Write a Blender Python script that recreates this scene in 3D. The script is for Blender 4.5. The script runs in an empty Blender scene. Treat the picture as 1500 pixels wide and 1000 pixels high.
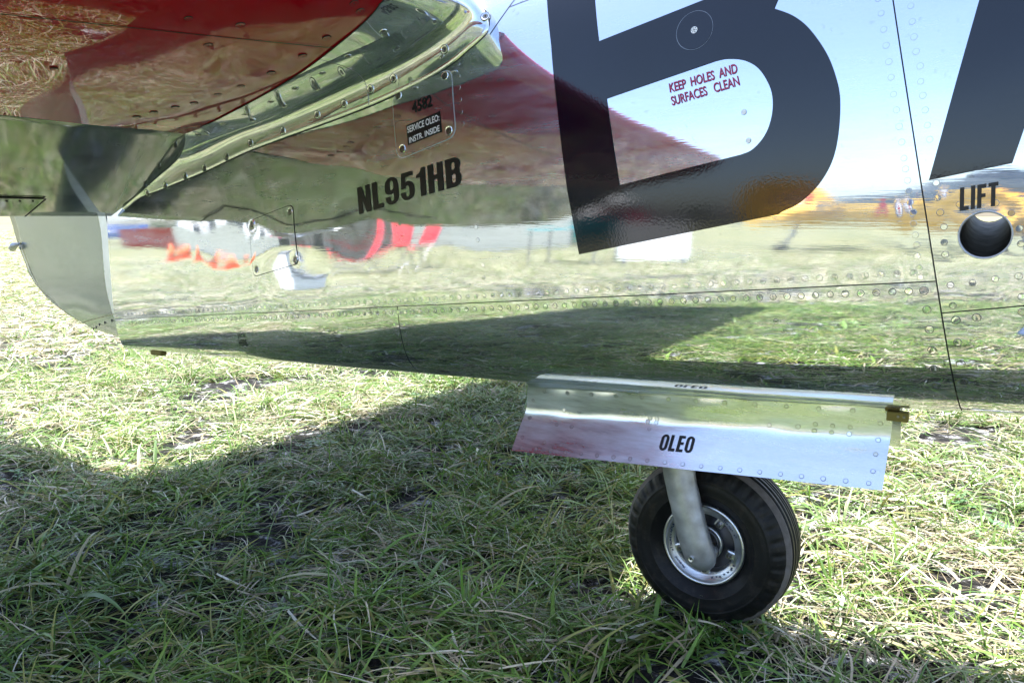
import bpy, bmesh, math, random
import numpy as np
from mathutils import Vector, Matrix
R = math.radians
rnd = random.Random(7)
nrs = np.random.RandomState(11)
scene = bpy.context.scene
COL = scene.collection

# ------------------------------------------------------------------ camera, light
cam_data = bpy.data.cameras.new('camera')
cam_data.lens = 28.0
cam_data.sensor_width = 36.0
cam_data.clip_start = 0.05
cam_data.clip_end = 3000
cam = bpy.data.objects.new('camera', cam_data)
COL.objects.link(cam)
cam.location = (0.0, -1.40, 0.765)
cam.rotation_euler = (R(90 - 8.91), 0, R(31))
cam_data.dof.use_dof = False
scene.camera = cam

SUN_DIR = Vector((-0.10, 0.31, 1.0)).normalized()          # towards the sun
world = bpy.data.worlds.new('World')
scene.world = world
world.use_nodes = True
wn = world.node_tree.nodes
bg = wn['Background']
sky = wn.new('ShaderNodeTexSky')
sky.sky_type = 'NISHITA'
sky.sun_disc = False
sky.sun_elevation = math.asin(SUN_DIR.z)
sky.sun_rotation = math.atan2(SUN_DIR.x, SUN_DIR.y)
sky.altitude = 200
sky.air_density = 1.0
sky.dust_density = 3.0
sky.ozone_density = 1.6
world.node_tree.links.new(sky.outputs[0], bg.inputs[0])
bg.inputs[1].default_value = 0.15

sun_data = bpy.data.lights.new('sun', 'SUN')
sun_data.energy = 5.0
sun_data.angle = R(0.53)
sun_data.color = (1.0, 0.965, 0.91)
sun = bpy.data.objects.new('sun', sun_data)
COL.objects.link(sun)
sun.rotation_euler = (-SUN_DIR).to_track_quat('-Z', 'Y').to_euler()
sun.location = (2, 3, 12)

scene.view_settings.view_transform = 'Standard'
scene.view_settings.look = 'None'
scene.view_settings.gamma = 1.0
scene.view_settings.use_curve_mapping = False
scene.view_settings.exposure = 1.88
scene.render.engine = 'CYCLES'
scene.cycles.max_bounces = 8
scene.cycles.glossy_bounces = 6
scene.cycles.caustics_reflective = False
scene.cycles.caustics_refractive = False

# ------------------------------------------------------------------ materials
def new_mat(name):
    m = bpy.data.materials.new(name)
    m.use_nodes = True
    return m, m.node_tree.nodes, m.node_tree.links, m.node_tree.nodes['Principled BSDF']

def simple(name, col, rough=0.5, metal=0.0, spec=0.5, coat=0.0, noise=0.0, nscale=30, bump=0.0, bscale=200):
    m, n, l, b = new_mat(name)
    b.inputs['Base Color'].default_value = (*col, 1)
    b.inputs['Roughness'].default_value = rough
    b.inputs['Metallic'].default_value = metal
    b.inputs['Specular IOR Level'].default_value = spec
    b.inputs['Coat Weight'].default_value = coat
    b.inputs['Coat Roughness'].default_value = 0.04
    tc = n.new('ShaderNodeTexCoord')
    if noise > 0:
        t = n.new('ShaderNodeTexNoise'); t.inputs['Scale'].default_value = nscale; t.inputs['Detail'].default_value = 5
        l.new(tc.outputs['Object'], t.inputs['Vector'])
        rp = n.new('ShaderNodeValToRGB')
        rp.color_ramp.elements[0].position = 0.3; rp.color_ramp.elements[1].position = 0.7
        rp.color_ramp.elements[0].color = (*[c * (1 - noise) for c in col], 1)
        rp.color_ramp.elements[1].color = (*[min(1, c * (1 + noise)) for c in col], 1)
        l.new(t.outputs['Fac'], rp.inputs['Fac']); l.new(rp.outputs[0], b.inputs['Base Color'])
        mr = n.new('ShaderNodeMapRange'); mr.inputs['To Min'].default_value = max(0, rough * (1 - noise)); mr.inputs['To Max'].default_value = min(1, rough * (1 + noise))
        l.new(t.outputs['Fac'], mr.inputs['Value']); l.new(mr.outputs[0], b.inputs['Roughness'])
    if bump > 0:
        t2 = n.new('ShaderNodeTexNoise'); t2.inputs['Scale'].default_value = bscale; t2.inputs['Detail'].default_value = 4
        l.new(tc.outputs['Object'], t2.inputs['Vector'])
        bp = n.new('ShaderNodeBump'); bp.inputs['Strength'].default_value = bump; bp.inputs['Distance'].default_value = 0.002
        l.new(t2.outputs['Fac'], bp.inputs['Height']); l.new(bp.outputs[0], b.inputs['Normal'])
    return m

def metal_mat(name, col=(0.735, 0.765, 0.81), r0=0.006, r1=0.035, streak=0.15, bump=0.02, stretch=(1, 1, 1), dirt=0.0, film=0.17):
    """polished bare aluminium: nearly a mirror, with faint swirls, smears and specks"""
    m, n, l, b = new_mat(name)
    b.inputs['Metallic'].default_value = 1.0
    tc = n.new('ShaderNodeTexCoord')
    mp = n.new('ShaderNodeMapping'); mp.inputs['Scale'].default_value = stretch
    l.new(tc.outputs['Object'], mp.inputs['Vector'])
    t = n.new('ShaderNodeTexNoise'); t.inputs['Scale'].default_value = 2.6; t.inputs['Detail'].default_value = 6; t.inputs['Roughness'].default_value = 0.6
    l.new(mp.outputs[0], t.inputs['Vector'])
    mr = n.new('ShaderNodeMapRange'); mr.inputs['From Min'].default_value = 0.35; mr.inputs['From Max'].default_value = 0.7
    mr.inputs['To Min'].default_value = r0; mr.inputs['To Max'].default_value = r1
    l.new(t.outputs['Fac'], mr.inputs['Value']); l.new(mr.outputs[0], b.inputs['Roughness'])
    # specks of dirt and wiped smears
    t3 = n.new('ShaderNodeTexNoise'); t3.inputs['Scale'].default_value = 90; t3.inputs['Detail'].default_value = 3
    l.new(tc.outputs['Object'], t3.inputs['Vector'])
    rp = n.new('ShaderNodeValToRGB')
    rp.color_ramp.elements[0].position = 0.64; rp.color_ramp.elements[0].color = (*col, 1)
    rp.color_ramp.elements[1].position = 0.78; rp.color_ramp.elements[1].color = (*[c * (0.80 - dirt) for c in col], 1)
    l.new(t3.outputs['Fac'], rp.inputs['Fac']); l.new(rp.outputs[0], b.inputs['Base Color'])
    # hairline scratches
    mp2 = n.new('ShaderNodeMapping'); mp2.inputs['Rotation'].default_value = (0, R(38), 0); mp2.inputs['Scale'].default_value = (14, 60, 420)
    l.new(tc.outputs['Object'], mp2.inputs['Vector'])
    t2 = n.new('ShaderNodeTexNoise'); t2.inputs['Scale'].default_value = 1.0; t2.inputs['Detail'].default_value = 3
    l.new(mp2.outputs[0], t2.inputs['Vector'])
    bp = n.new('ShaderNodeBump'); bp.inputs['Strength'].default_value = bump; bp.inputs['Distance'].default_value = 0.001
    l.new(t2.outputs['Fac'], bp.inputs['Height']); l.new(bp.outputs[0], b.inputs['Normal'])
    # a thin uneven film of polish and dust scatters part of the reflection
    gl = n.new('ShaderNodeBsdfAnisotropic'); gl.inputs['Roughness'].default_value = .46; gl.inputs['Color'].default_value = (col[0] * .92, col[1], min(1, col[2] * 1.12), 1)
    mp3 = n.new('ShaderNodeMapping'); mp3.inputs['Rotation'].default_value = (0, R(-40), 0); mp3.inputs['Scale'].default_value = (2.2, 3, 15)
    l.new(tc.outputs['Object'], mp3.inputs['Vector'])
    t4 = n.new('ShaderNodeTexNoise'); t4.inputs['Scale'].default_value = 2.0; t4.inputs['Detail'].default_value = 7; t4.inputs['Roughness'].default_value = .65
    l.new(mp3.outputs[0], t4.inputs['Vector'])
    m4 = n.new('ShaderNodeMapRange'); m4.inputs['From Min'].default_value = .38; m4.inputs['From Max'].default_value = .68
    m4.inputs['To Min'].default_value = film * .45; m4.inputs['To Max'].default_value = film * 1.9
    l.new(t4.outputs['Fac'], m4.inputs['Value'])
    ms = n.new('ShaderNodeMixShader')
    l.new(m4.outputs[0], ms.inputs[0]); l.new(b.outputs[0], ms.inputs[1]); l.new(gl.outputs[0], ms.inputs[2])
    l.new(ms.outputs[0], n['Material Output'].inputs['Surface'])
    return m

M = {}
M['skin'] = metal_mat('polished_aluminium')
M['door'] = metal_mat('brushed_aluminium', (0.80, 0.82, 0.85), 0.13, 0.22, bump=0.05, stretch=(1, 4, 8), film=.40)
M['fillet'] = metal_mat('fillet_aluminium', (0.72, 0.75, 0.77), 0.01, 0.06)
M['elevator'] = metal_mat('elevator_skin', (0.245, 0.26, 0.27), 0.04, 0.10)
M['cast'] = simple('cast_alloy', (0.40, 0.41, 0.44), 0.42, 0.6, noise=0.28, nscale=34, bump=0.35, bscale=70)
M['rim'] = metal_mat('rim_alloy', (0.70, 0.71, 0.73), 0.25, 0.4, bump=0.2, dirt=0.3)
M['rudder'] = simple('silver_dope', (0.20, 0.25, 0.33), 0.16, 0.85, noise=0.05, nscale=6)
M['red'] = simple('gloss_red_paint', (0.44, 0.003, 0.018), 0.02, 0.0, 0.55, coat=0.0, noise=0.06, nscale=5)
M['navy'] = simple('navy_letter_paint', (0.003, 0.0045, 0.011), 0.04, 0.0, 0.62, coat=0.0, noise=0.25, nscale=9, bump=0.03, bscale=260)
M['black'] = simple('black_letter_paint', (0.008, 0.008, 0.009), 0.35, 0.0, 0.4)
M['maroon'] = simple('maroon_letter_paint', (0.34, 0.020, 0.070), 0.35)
M['white'] = simple('white_letter_paint', (0.78, 0.78, 0.78), 0.4)
M['dark'] = simple('seam_shadow_sealant', (0.02, 0.02, 0.021), 0.6)
M['steel'] = simple('screw_steel', (0.22, 0.22, 0.22), 0.32, 1.0, noise=0.25, nscale=60)
M['faint'] = metal_mat('burnished_ring', (0.52, 0.53, 0.53), 0.15, 0.25)
M['strip'] = simple('satin_silver_strip', (0.68, 0.72, 0.80), 0.30, 0.5, noise=0.06)
M['slot'] = simple('slot_black', (0.012, 0.012, 0.012), 0.8)  # near-black for slots, holes and narrow gaps
M['tyre'] = simple('tyre_rubber', (0.006, 0.0062, 0.007), 0.50, 0.0, 0.28, noise=0.35, nscale=26, bump=0.12, bscale=160)
_m, _n, _l, _b = M['tyre'], M['tyre'].node_tree.nodes, M['tyre'].node_tree.links, M['tyre'].node_tree.nodes['Principled BSDF']
_src = _b.inputs['Base Color'].links[0].from_socket
_tc = _n.new('ShaderNodeTexCoord'); _t = _n.new('ShaderNodeTexNoise'); _t.inputs['Scale'].default_value = 34; _t.inputs['Detail'].default_value = 8; _t.inputs['Roughness'].default_value = .75
_l.new(_tc.outputs['Object'], _t.inputs['Vector'])
_r = _n.new('ShaderNodeMapRange'); _r.inputs['From Min'].default_value = .50; _r.inputs['From Max'].default_value = .80; _r.inputs['To Max'].default_value = .55
_l.new(_t.outputs['Fac'], _r.inputs['Value'])
_x = _n.new('ShaderNodeMix'); _x.data_type = 'RGBA'; _x.inputs[7].default_value = (.075, .062, .048, 1)      # dry dust caught in the rubber
_l.new(_r.outputs[0], _x.inputs[0]); _l.new(_src, _x.inputs[6]); _l.new(_x.outputs[2], _b.inputs['Base Color'])
M['tread'] = simple('worn_tread_rubber', (0.15, 0.132, 0.125), 0.85, 0.0, 0.3, noise=0.25, nscale=60, bump=0.2, bscale=300)
M['hub_dark'] = simple('hub_dark_metal', (0.10, 0.10, 0.11), 0.42, 0.7, noise=0.3)
M['olive'] = simple('olive_primer', (0.16, 0.13, 0.025), 0.5, 0.2, noise=0.2, nscale=40)
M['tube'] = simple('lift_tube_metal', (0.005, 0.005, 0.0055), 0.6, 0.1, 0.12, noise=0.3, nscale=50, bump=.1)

# ------------------------------------------------------------------ object helpers
def link(name, me, mat=None, parent=None, **props):
    o = bpy.data.objects.new(name, me)
    COL.objects.link(o)
    if mat is not None and me is not None:
        for mm in (mat if isinstance(mat, (list, tuple)) else [mat]):
            me.materials.append(mm)
    if parent is not None:
        o.parent = parent
    for k, v in props.items():
        o[k] = v
    return o

def pydata(name, verts, faces, smooth=True):
    me = bpy.data.meshes.new(name)
    me.from_pydata([tuple(map(float, v)) for v in verts], [], [tuple(map(int, f)) for f in faces])
    if smooth:
        me.polygons.foreach_set('use_smooth', [True] * len(me.polygons))
    me.update()
    return me

def grid_mesh(name, P, closed_u=False, closed_v=False, flip=False, smooth=True):
    n, m = P.shape[:2]
    idx = np.arange(n * m).reshape(n, m)
    a = idx if not closed_u else np.vstack([idx, idx[:1]])
    a = a if not closed_v else np.hstack([a, a[:, :1]])
    q = np.stack([a[:-1, :-1], a[1:, :-1], a[1:, 1:], a[:-1, 1:]], -1).reshape(-1, 4)
    if flip:
        q = q[:, ::-1]
    return pydata(name, P.reshape(-1, 3), q, smooth)

def empty(name, loc=(0, 0, 0), parent=None, **props):
    o = bpy.data.objects.new(name, None)
    COL.objects.link(o)
    o.location = loc
    o.empty_display_size = 0.1
    if parent is not None:
        o.parent = parent
    for k, v in props.items():
        o[k] = v
    return o

def box_bm(bm, c, s, rot=None, bevel=0.0):
    mt = Matrix.Translation(c) @ (rot if rot is not None else Matrix()) @ Matrix.Diagonal((s[0], s[1], s[2], 1))
    r = bmesh.ops.create_cube(bm, size=1.0, matrix=mt)
    if bevel:
        es = list({e for v in r['verts'] for e in v.link_edges})
        bmesh.ops.bevel(bm, geom=es, offset=bevel, segments=2, affect='EDGES', profile=0.5)

def tube_bm(bm, pts, rad, seg=12, cap=True):
    pts = [Vector(p) for p in pts]
    if not isinstance(rad, (list, tuple)):
        rad = [rad] * len(pts)
    rings = []
    nrm = None
    for i, p in enumerate(pts):
        t = (pts[min(i + 1, len(pts) - 1)] - pts[max(i - 1, 0)]).normalized()
        if nrm is None:
            nrm = t.orthogonal().normalized()
        else:
            nrm = (nrm - t * nrm.dot(t)).normalized()
        bi = t.cross(nrm)
        rings.append([bm.verts.new(p + (nrm * math.cos(k * 2 * math.pi / seg) + bi * math.sin(k * 2 * math.pi / seg)) * rad[i]) for k in range(seg)])
    for a, b in zip(rings, rings[1:]):
        for k in range(seg):
            bm.faces.new((a[k], a[(k + 1) % seg], b[(k + 1) % seg], b[k]))
    if cap:
        bm.faces.new(rings[0][::-1]); bm.faces.new(rings[-1])

def bm_mesh(name, bm, smooth=False):
    bmesh.ops.recalc_face_normals(bm, faces=bm.faces[:])
    me = bpy.data.meshes.new(name)
    bm.to_mesh(me); bm.free()
    if smooth:
        me.polygons.foreach_set('use_smooth', [True] * len(me.polygons))
    return me

# ------------------------------------------------------------------ the airplane's form (metres, nose towards +X)
def sm(x, xs, ys):
    xs = np.asarray(xs, float); ys = np.asarray(ys, float); x = np.asarray(x, float)
    d = np.diff(ys) / np.diff(xs); m = np.empty_like(ys); m[0] = d[0]; m[-1] = d[-1]
    h = np.diff(xs); m[1:-1] = (d[:-1] * h[1:] + d[1:] * h[:-1]) / (h[1:] + h[:-1])
    i = np.clip(np.searchsorted(xs, x) - 1, 0, len(xs) - 2)
    H = xs[i + 1] - xs[i]; t = np.clip((x - xs[i]) / H, 0, 1); t2 = t * t; t3 = t2 * t
    return (2*t3-3*t2+1)*ys[i] + (t3-2*t2+t)*H*m[i] + (3*t2-2*t3)*ys[i+1] + (t3-t2)*H*m[i+1]

ST = [-2.4, -2.1, -1.5, -1.0, -.5, 0, .5, 1.2, 2.2, 3.5, 5.0, 6.3]
W_ = [.03, .058, .118, .168, .212, .25, .284, .33, .395, .44, .42, .28]
ZW = [.58, .604, .655, .694, .735, .775, .82, .90, 1.08, 1.38, 1.68, 1.9]
ZB = [.372, .386, .411, .431, .455, .485, .527, .60, .76, .98, 1.25, 1.62]
P_LOW, P_UP = 3.4, 2.3                                                        # slab sides, tight turn of the belly
ZT = [.93, 1.02, 1.14, 1.22, 1.29, 1.37, 1.47, 1.65, 1.98, 2.25, 2.3, 2.18]
fw = lambda X: sm(X, ST, W_)
fzw = lambda X: sm(X, ST, ZW)
fzb = lambda X: sm(X, ST, ZB)
fzt = lambda X: sm(X, ST, ZT)

def S(X, a):
    s = np.sin(a); zw = fzw(X)
    z = np.where(s < 0, zw + s * (zw - fzb(X)), zw + s * (fzt(X) - zw))
    c = np.where(s < 0, (1 - np.minimum(np.abs(s), 1.0) ** P_LOW) ** (1 / P_LOW), (1 - np.minimum(np.abs(s), 1.0) ** P_UP) ** (1 / P_UP))
    return np.stack([X + 0 * z, -fw(X) * c, z], -1)

def ang(X, z):
    zw = fzw(X)
    q = np.where(z < zw, (z - zw) / (zw - fzb(X)), (z - zw) / (fzt(X) - zw))
    return np.arcsin(np.clip(q, -1, 1))

def shear(X0):
    t = np.clip((X0 + 1.0) / 0.8, 0, 1)
    return -.21 * t * t * (3 - 2 * t)

def xa(X0, a):
    z = S(X0, a)[..., 2]
    return X0 + shear(X0) * (z - .7), a

# slight unevenness of the hand-fitted sheet metal, and a dimple round every rivet
_k = []
for i in range(26):
    lam = 0.09 * (0.75 / 0.09) ** nrs.rand()
    th = nrs.rand() * 2 * math.pi
    _k.append((2 * math.pi / lam * math.cos(th) * .75, 2 * math.pi / lam * math.sin(th), nrs.rand() * 6.28, 0.00075 * lam))
DIMPLES = np.zeros((0, 3))
def hfield(X, z):
    h = np.zeros(np.broadcast(X, z).shape)
    for kx, kz, ph, A in _k:
        h = h + A * np.sin(kx * X + kz * z + ph)
    amp = 0.26 + 1.9 * np.exp(-((X + 1.45) / .26) ** 2 - ((z - .70) / .10) ** 2) + .8 * np.exp(-((X + 1.2) / .35) ** 2) + 1.0 / (1 + np.exp(-(X + .08) / .04))
    h = h * amp * .85
    return h

def dimple_field(X, z):
    h = np.zeros(np.broadcast(X, z).shape)
    for dx, dz, d in DIMPLES:
        m = (np.abs(X - dx) < .035) & (np.abs(z - dz) < .035)
        if m.any():
            r2 = (X[m] - dx) ** 2 + (z[m] - dz) ** 2
            h[m] -= d * np.exp(-r2 / (2 * .0085 ** 2))
    return h

def skin_xa(X, a, off=0.0, side=1, dimples=True):
    """point on the outer skin; side=1 starboard (towards the viewer), -1 port"""
    X = np.asarray(X, float); a = np.asarray(a, float)
    P = S(X, a); e = 1e-4
    t1 = S(X + e, a) - S(X - e, a); t2 = S(X, a + e) - S(X, a - e)
    n = np.cross(t1, t2); n /= np.linalg.norm(n, axis=-1, keepdims=True)
    h = hfield(X, P[..., 2])
    if dimples and len(DIMPLES):
        h = h + dimple_field(X, P[..., 2])
    P = P + n * (h + off)[..., None]
    if side < 0:
        P = P * np.array([1, -1, 1.]); n = n * np.array([1, -1, 1.])
    return P, n

def skin_xz(X, z, off=0.0, side=1):
    X = np.asarray(X, float); z = np.asarray(z, float)
    return skin_xa(X, ang(X, z), off, side)

def panel(name, x0, x1, alo, ahi, du=.007, dv=.007, hole=None, side=1, mat=None, parent=None, **props):
    """a sheet between two frames (x0, x1) and two longitudinal edges alo(X0), ahi(X0)"""
    n = max(6, int((x1 - x0) / du)); us = np.linspace(x0, x1, n)
    arc = max(.06, float(np.max(np.abs(ahi(us) - alo(us)) * .35)))
    m = max(6, int(arc / dv)); vs = np.linspace(0, 1, m)
    U, V = np.meshgrid(us, vs, indexing='ij')
    A = alo(U) + (ahi(U) - alo(U)) * V
    X, A = xa(U, A)
    P, _ = skin_xa(X, A, 0, side)
    verts = P.reshape(-1, 3); idx = np.arange(n * m).reshape(n, m)
    q = np.stack([idx[:-1, :-1], idx[1:, :-1], idx[1:, 1:], idx[:-1, 1:]], -1)
    if hole is None:
        faces = q.reshape(-1, 4).tolist()
    else:
        hx, hz, hr = hole
        Z = S(X, A)[..., 2]
        D = np.hypot(X - hx, Z - hz)
        ins = np.argwhere(D < hr * 1.35)
        i0, j0 = ins.min(0) - 1; i1, j1 = ins.max(0) + 1
        keep = np.ones((n - 1, m - 1), bool); keep[i0:i1, j0:j1] = False
        faces = q[keep].tolist()
        loop = [(i, j0) for i in range(i0, i1)] + [(i1, j) for j in range(j0, j1)] + [(i, j1) for i in range(i1, i0, -1)] + [(i0, j) for j in range(j1, j0, -1)]
        K = 7; L = len(loop)
        lx = np.array([X[i, j] for i, j in loop]); lz = np.array([Z[i, j] for i, j in loop])
        thh = np.arctan2(lz - hz, lx - hx)
        cx = hx + hr * np.cos(thh); cz = hz + hr * np.sin(thh)
        rings = [[idx[i, j] for i, j in loop]]
        extra = []
        base = len(verts)
        for k in range(1, K + 1):
            t = k / K
            px = lx + (cx - lx) * t; pz = lz + (cz - lz) * t
            pp, _ = skin_xz(px, pz, 0, side)
            rings.append([base + len(extra) + s for s in range(L)])
            extra += list(pp)
        # rolled-in lip of the hole
        # pp_, _ = skin_xz(hx + (hr - .0003) * np.cos(thh), hz + (hr - .0003) * np.sin(thh), -.003, side)
        verts = np.vstack([verts, np.array(extra)])
        for ra, rb in zip(rings, rings[1:]):
            for s in range(L):
                faces.append([ra[s], ra[(s + 1) % L], rb[(s + 1) % L], rb[s]])
    if hole is not None:
        used = sorted({i for f in faces for i in f}); remap = {o: k for k, o in enumerate(used)}
        verts = np.asarray(verts)[used]; faces = [[remap[i] for i in f] for f in faces]
    if side < 0:
        faces = [f[::-1] for f in faces]
    return link(name, pydata(name, verts, faces), mat or M['skin'], parent, **props)

def decal_mesh(name, faces2d, off, cell=0.015, side=1, affine=None):
    """flat outline(s) given in (X, z) cut into cells and laid on the skin"""
    bm = bmesh.new()
    for poly in faces2d:
        vs = [bm.verts.new((p[0], p[1], 0)) for p in poly]
        try:
            bm.faces.new(vs)
        except ValueError:
            pass
    bmesh.ops.remove_doubles(bm, verts=bm.verts[:], dist=1e-6)
    bmesh.ops.triangulate(bm, faces=[f for f in bm.faces if len(f.verts) > 4])
    xs = [v.co.x for v in bm.verts]; ys = [v.co.y for v in bm.verts]
    for lo, hi, ax in ((min(xs), max(xs), 0), (min(ys), max(ys), 1)):
        k = int((hi - lo) / cell)
        for s in range(1, k + 1):
            c = lo + s * (hi - lo) / (k + 1)
            co = (c, 0, 0) if ax == 0 else (0, c, 0); no = (1, 0, 0) if ax == 0 else (0, 1, 0)
            bmesh.ops.bisect_plane(bm, geom=bm.verts[:] + bm.edges[:] + bm.faces[:], plane_co=co, plane_no=no, dist=1e-6)
    X = np.array([v.co.x for v in bm.verts]); z = np.array([v.co.y for v in bm.verts])
    P, n = skin_xz(X, z, off, side)
    eps = 2e-3     # shading normal follows the dented sheet, not only its ideal form
    Px, _ = skin_xz(X + eps, z, off, side); Mx, _ = skin_xz(X - eps, z, off, side)
    Pz, _ = skin_xz(X, z + eps, off, side); Mz, _ = skin_xz(X, z - eps, off, side)
    nn = np.cross(Px - Mx, Pz - Mz); nn /= np.maximum(np.linalg.norm(nn, axis=-1, keepdims=True), 1e-12)
    if side < 0: nn = -nn
    for v, p in zip(bm.verts, P):
        v.co = Vector(p)
    me = bpy.data.meshes.new(name); bm.to_mesh(me); bm.free()
    # make every face look outward
    for p in me.polygons:
        if p.normal.y * side > 0.0:
            p.flip()
    me.polygons.foreach_set('use_smooth', [True] * len(me.polygons))
    me.update()
    me.normals_split_custom_set_from_vertices([tuple(v) for v in nn])
    return me

def text_faces(txt, bold=0.0, spacing=1.0):
    """the built-in typeface as flat faces inside a unit box (0..1, 0..1)"""
    cu = bpy.data.curves.new('lettering', 'FONT')
    cu.body = txt; cu.size = 1.0; cu.offset = bold; cu.space_character = spacing; cu.resolution_u = 5; cu.fill_mode = 'FRONT'
    o = bpy.data.objects.new('lettering', cu); COL.objects.link(o)
    dg = bpy.context.evaluated_depsgraph_get()
    me = bpy.data.meshes.new_from_object(o.evaluated_get(dg))
    co = np.array([v.co[:2] for v in me.vertices])
    lo = co.min(0); co = (co - lo) / (co.max(0) - lo)
    fs = [[tuple(co[i]) for i in p.vertices] for p in me.polygons]
    bpy.data.objects.remove(o); bpy.data.curves.remove(cu); bpy.data.meshes.remove(me)
    return fs

def _arc(cx, cz, rx, rz, a0, a1, k=7):
    return [(cx + rx * math.cos(R(a)), cz + rz * math.sin(R(a))) for a in np.linspace(a0, a1, k)]
def _rr(x0, z0, x1, z1, rx, rz):
    return _arc(x1 - rx, z1 - rz, rx, rz, 90, 0) + _arc(x1 - rx, z0 + rz, rx, rz, 0, -90) + _arc(x0 + rx, z0 + rz, rx, rz, -90, -180) + _arc(x0 + rx, z1 - rz, rx, rz, 180, 90)
# heavy condensed capitals, height 1: (width, outline, counters)
GLYPH = {
    'N': (.54, [(0, 0), (0, 1), (.19, 1), (.36, .44), (.36, 1), (.54, 1), (.54, 0), (.35, 0), (.18, .56), (.18, 0)], []),
    'L': (.43, [(0, 0), (0, 1), (.20, 1), (.20, .17), (.43, .17), (.43, 0)], []),
    'H': (.54, [(0, 0), (0, 1), (.20, 1), (.20, .61), (.34, .61), (.34, 1), (.54, 1), (.54, 0), (.34, 0), (.34, .45), (.20, .45), (.20, 0)], []),
    '1': (.34, [(.14, 0), (.14, .68), (0, .68), (0, .79), (.10, .82), (.17, .90), (.20, 1), (.34, 1), (.34, 0)], []),
    'I': (.20, [(0, 0), (0, 1), (.20, 1), (.20, 0)], []),
    'T': (.46, [(.13, 0), (.13, .84), (0, .84), (0, 1), (.46, 1), (.46, .84), (.33, .84), (.33, 0)], []),
    'F': (.42, [(0, 0), (0, 1), (.42, 1), (.42, .84), (.20, .84), (.20, .60), (.39, .60), (.39, .44), (.20, .44), (.20, 0)], []),
    'E': (.44, [(0, 0), (0, 1), (.43, 1), (.43, .84), (.20, .84), (.20, .60), (.40, .60), (.40, .44), (.20, .44), (.20, .16), (.44, .16), (.44, 0)], []),
    'O': (.54, _rr(0, 0, .54, 1, .26, .26), [_rr(.19, .14, .35, .86, .08, .10)]),
    'B': (.54, [(0, 0), (0, 1)] + _arc(.30, .76, .22, .24, 90, -35) + _arc(.30, .27, .24, .27, 40, -90), [_rr(.20, .60, .33, .85, .05, .07), _rr(.20, .15, .35, .45, .06, .08)]),
    '9': (.52, _arc(.26, .74, .26, .26, 180, 0) + _arc(.26, .26, .26, .26, 0, -180) + [(0, .31), (.18, .31)] + _arc(.26, .22, .08, .09, 180, 360) + [(.34, .46)] + _arc(.20, .56, .20, .18, -60, -180), [_rr(.18, .53, .34, .87, .08, .09)]),
    '5': (.52, [(.05, 1), (.48, 1), (.48, .84), (.20, .84), (.185, .64)] + _arc(.28, .42, .24, .26, 100, 0) + _arc(.26, .26, .26, .26, 0, -180) + [(0, .31), (.18, .31)] + _arc(.255, .22, .08, .09, 180, 360) + _arc(.255, .44, .08, .09, 0, 180) + [(.02, .44)], []),
}
def block_faces(txt, gap=.10):
    fs, x = [], 0.0
    for ch in txt:
        w, out, holes = GLYPH[ch]
        fs += [[(p[0] + x, p[1]) for p in f] for f in fill_with_holes(out, holes)]
        x += w + gap
    x -= gap
    return [[(p[0] / x, p[1]) for p in f] for f in fs]

def fill_with_holes(outer, holes):
    bm = bmesh.new(); es = []
    for lp in [outer] + holes:
        lp = [p for i, p in enumerate(lp) if math.hypot(p[0] - lp[i - 1][0], p[1] - lp[i - 1][1]) > 1e-5]
        vs = [bm.verts.new((p[0], p[1], 0)) for p in lp]
        es += [bm.edges.new((vs[i], vs[(i + 1) % len(vs)])) for i in range(len(vs))]
    bmesh.ops.triangle_fill(bm, edges=es, use_beauty=True)
    fs = [[tuple(v.co[:2]) for v in f.verts] for f in bm.faces]
    bm.free()
    return fs

def text_on_skin(name, txt, bl, br, tr, mat, parent, bold=0.02, off=.0012, spacing=1.0, **props):
    bl, br, tr = map(np.array, (bl, br, tr))
    fs = [[tuple(bl + p[0] * (br - bl) + p[1] * (tr - br)) for p in f] for f in (text_faces(txt, bold, spacing) if bold is not None else block_faces(txt))]
    return link(name, decal_mesh(name, fs, off, cell=.03), mat, parent, **props)

def rounded(poly, r, k=5):
    out = []
    n = len(poly)
    for i in range(n):
        p = np.array(poly[i]); a = np.array(poly[i - 1]) - p; b = np.array(poly[(i + 1) % n]) - p
        a = a / np.linalg.norm(a); b = b / np.linalg.norm(b)
        for t in np.linspace(0, 1, k):
            out.append(tuple((1 - t) ** 2 * (p + a * r) + 2 * t * (1 - t) * p + t * t * (p + b * r)))
    return out

def grow(poly, d):
    c = np.mean(poly, 0)
    return [tuple(np.array(p) + (np.array(p) - c) / np.linalg.norm(np.array(p) - c) * d) for p in poly]

# the root of the whole machine stands where the tail wheel meets the ground
ROOT = Vector((-.40, .03, 0))
plane = empty('airplane', ROOT, label='polished silver fighter airplane with red tailplane underside, standing on its tail wheel in the grass', category='airplane')
ORG = Matrix.Translation(-ROOT)
class Keep: pass
def settle(o):
    """parts are modelled in ground coordinates; hang them on the root without moving them"""
    o.parent = plane
    o.matrix_parent_inverse = ORG
    return o
def part(name, me, mat, parent=None, **props):
    if parent is None:
        return settle(link(name, me, mat, None, **props))
    return link(name, me, mat, parent, **props)

# ---- seams (edges of the sheets)
a_pl = lambda X0: ang(X0, .689 + .1 * X0)                        # long lap joint low on the side
a_pl2 = lambda X0: ang(X0, .652 + .17 * X0)                      # the same joint ahead of the break
HALF = math.pi / 2
X_BREAK = -.063; X_END = -2.13; X_LOW = -1.008
GAP = .0009

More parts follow.
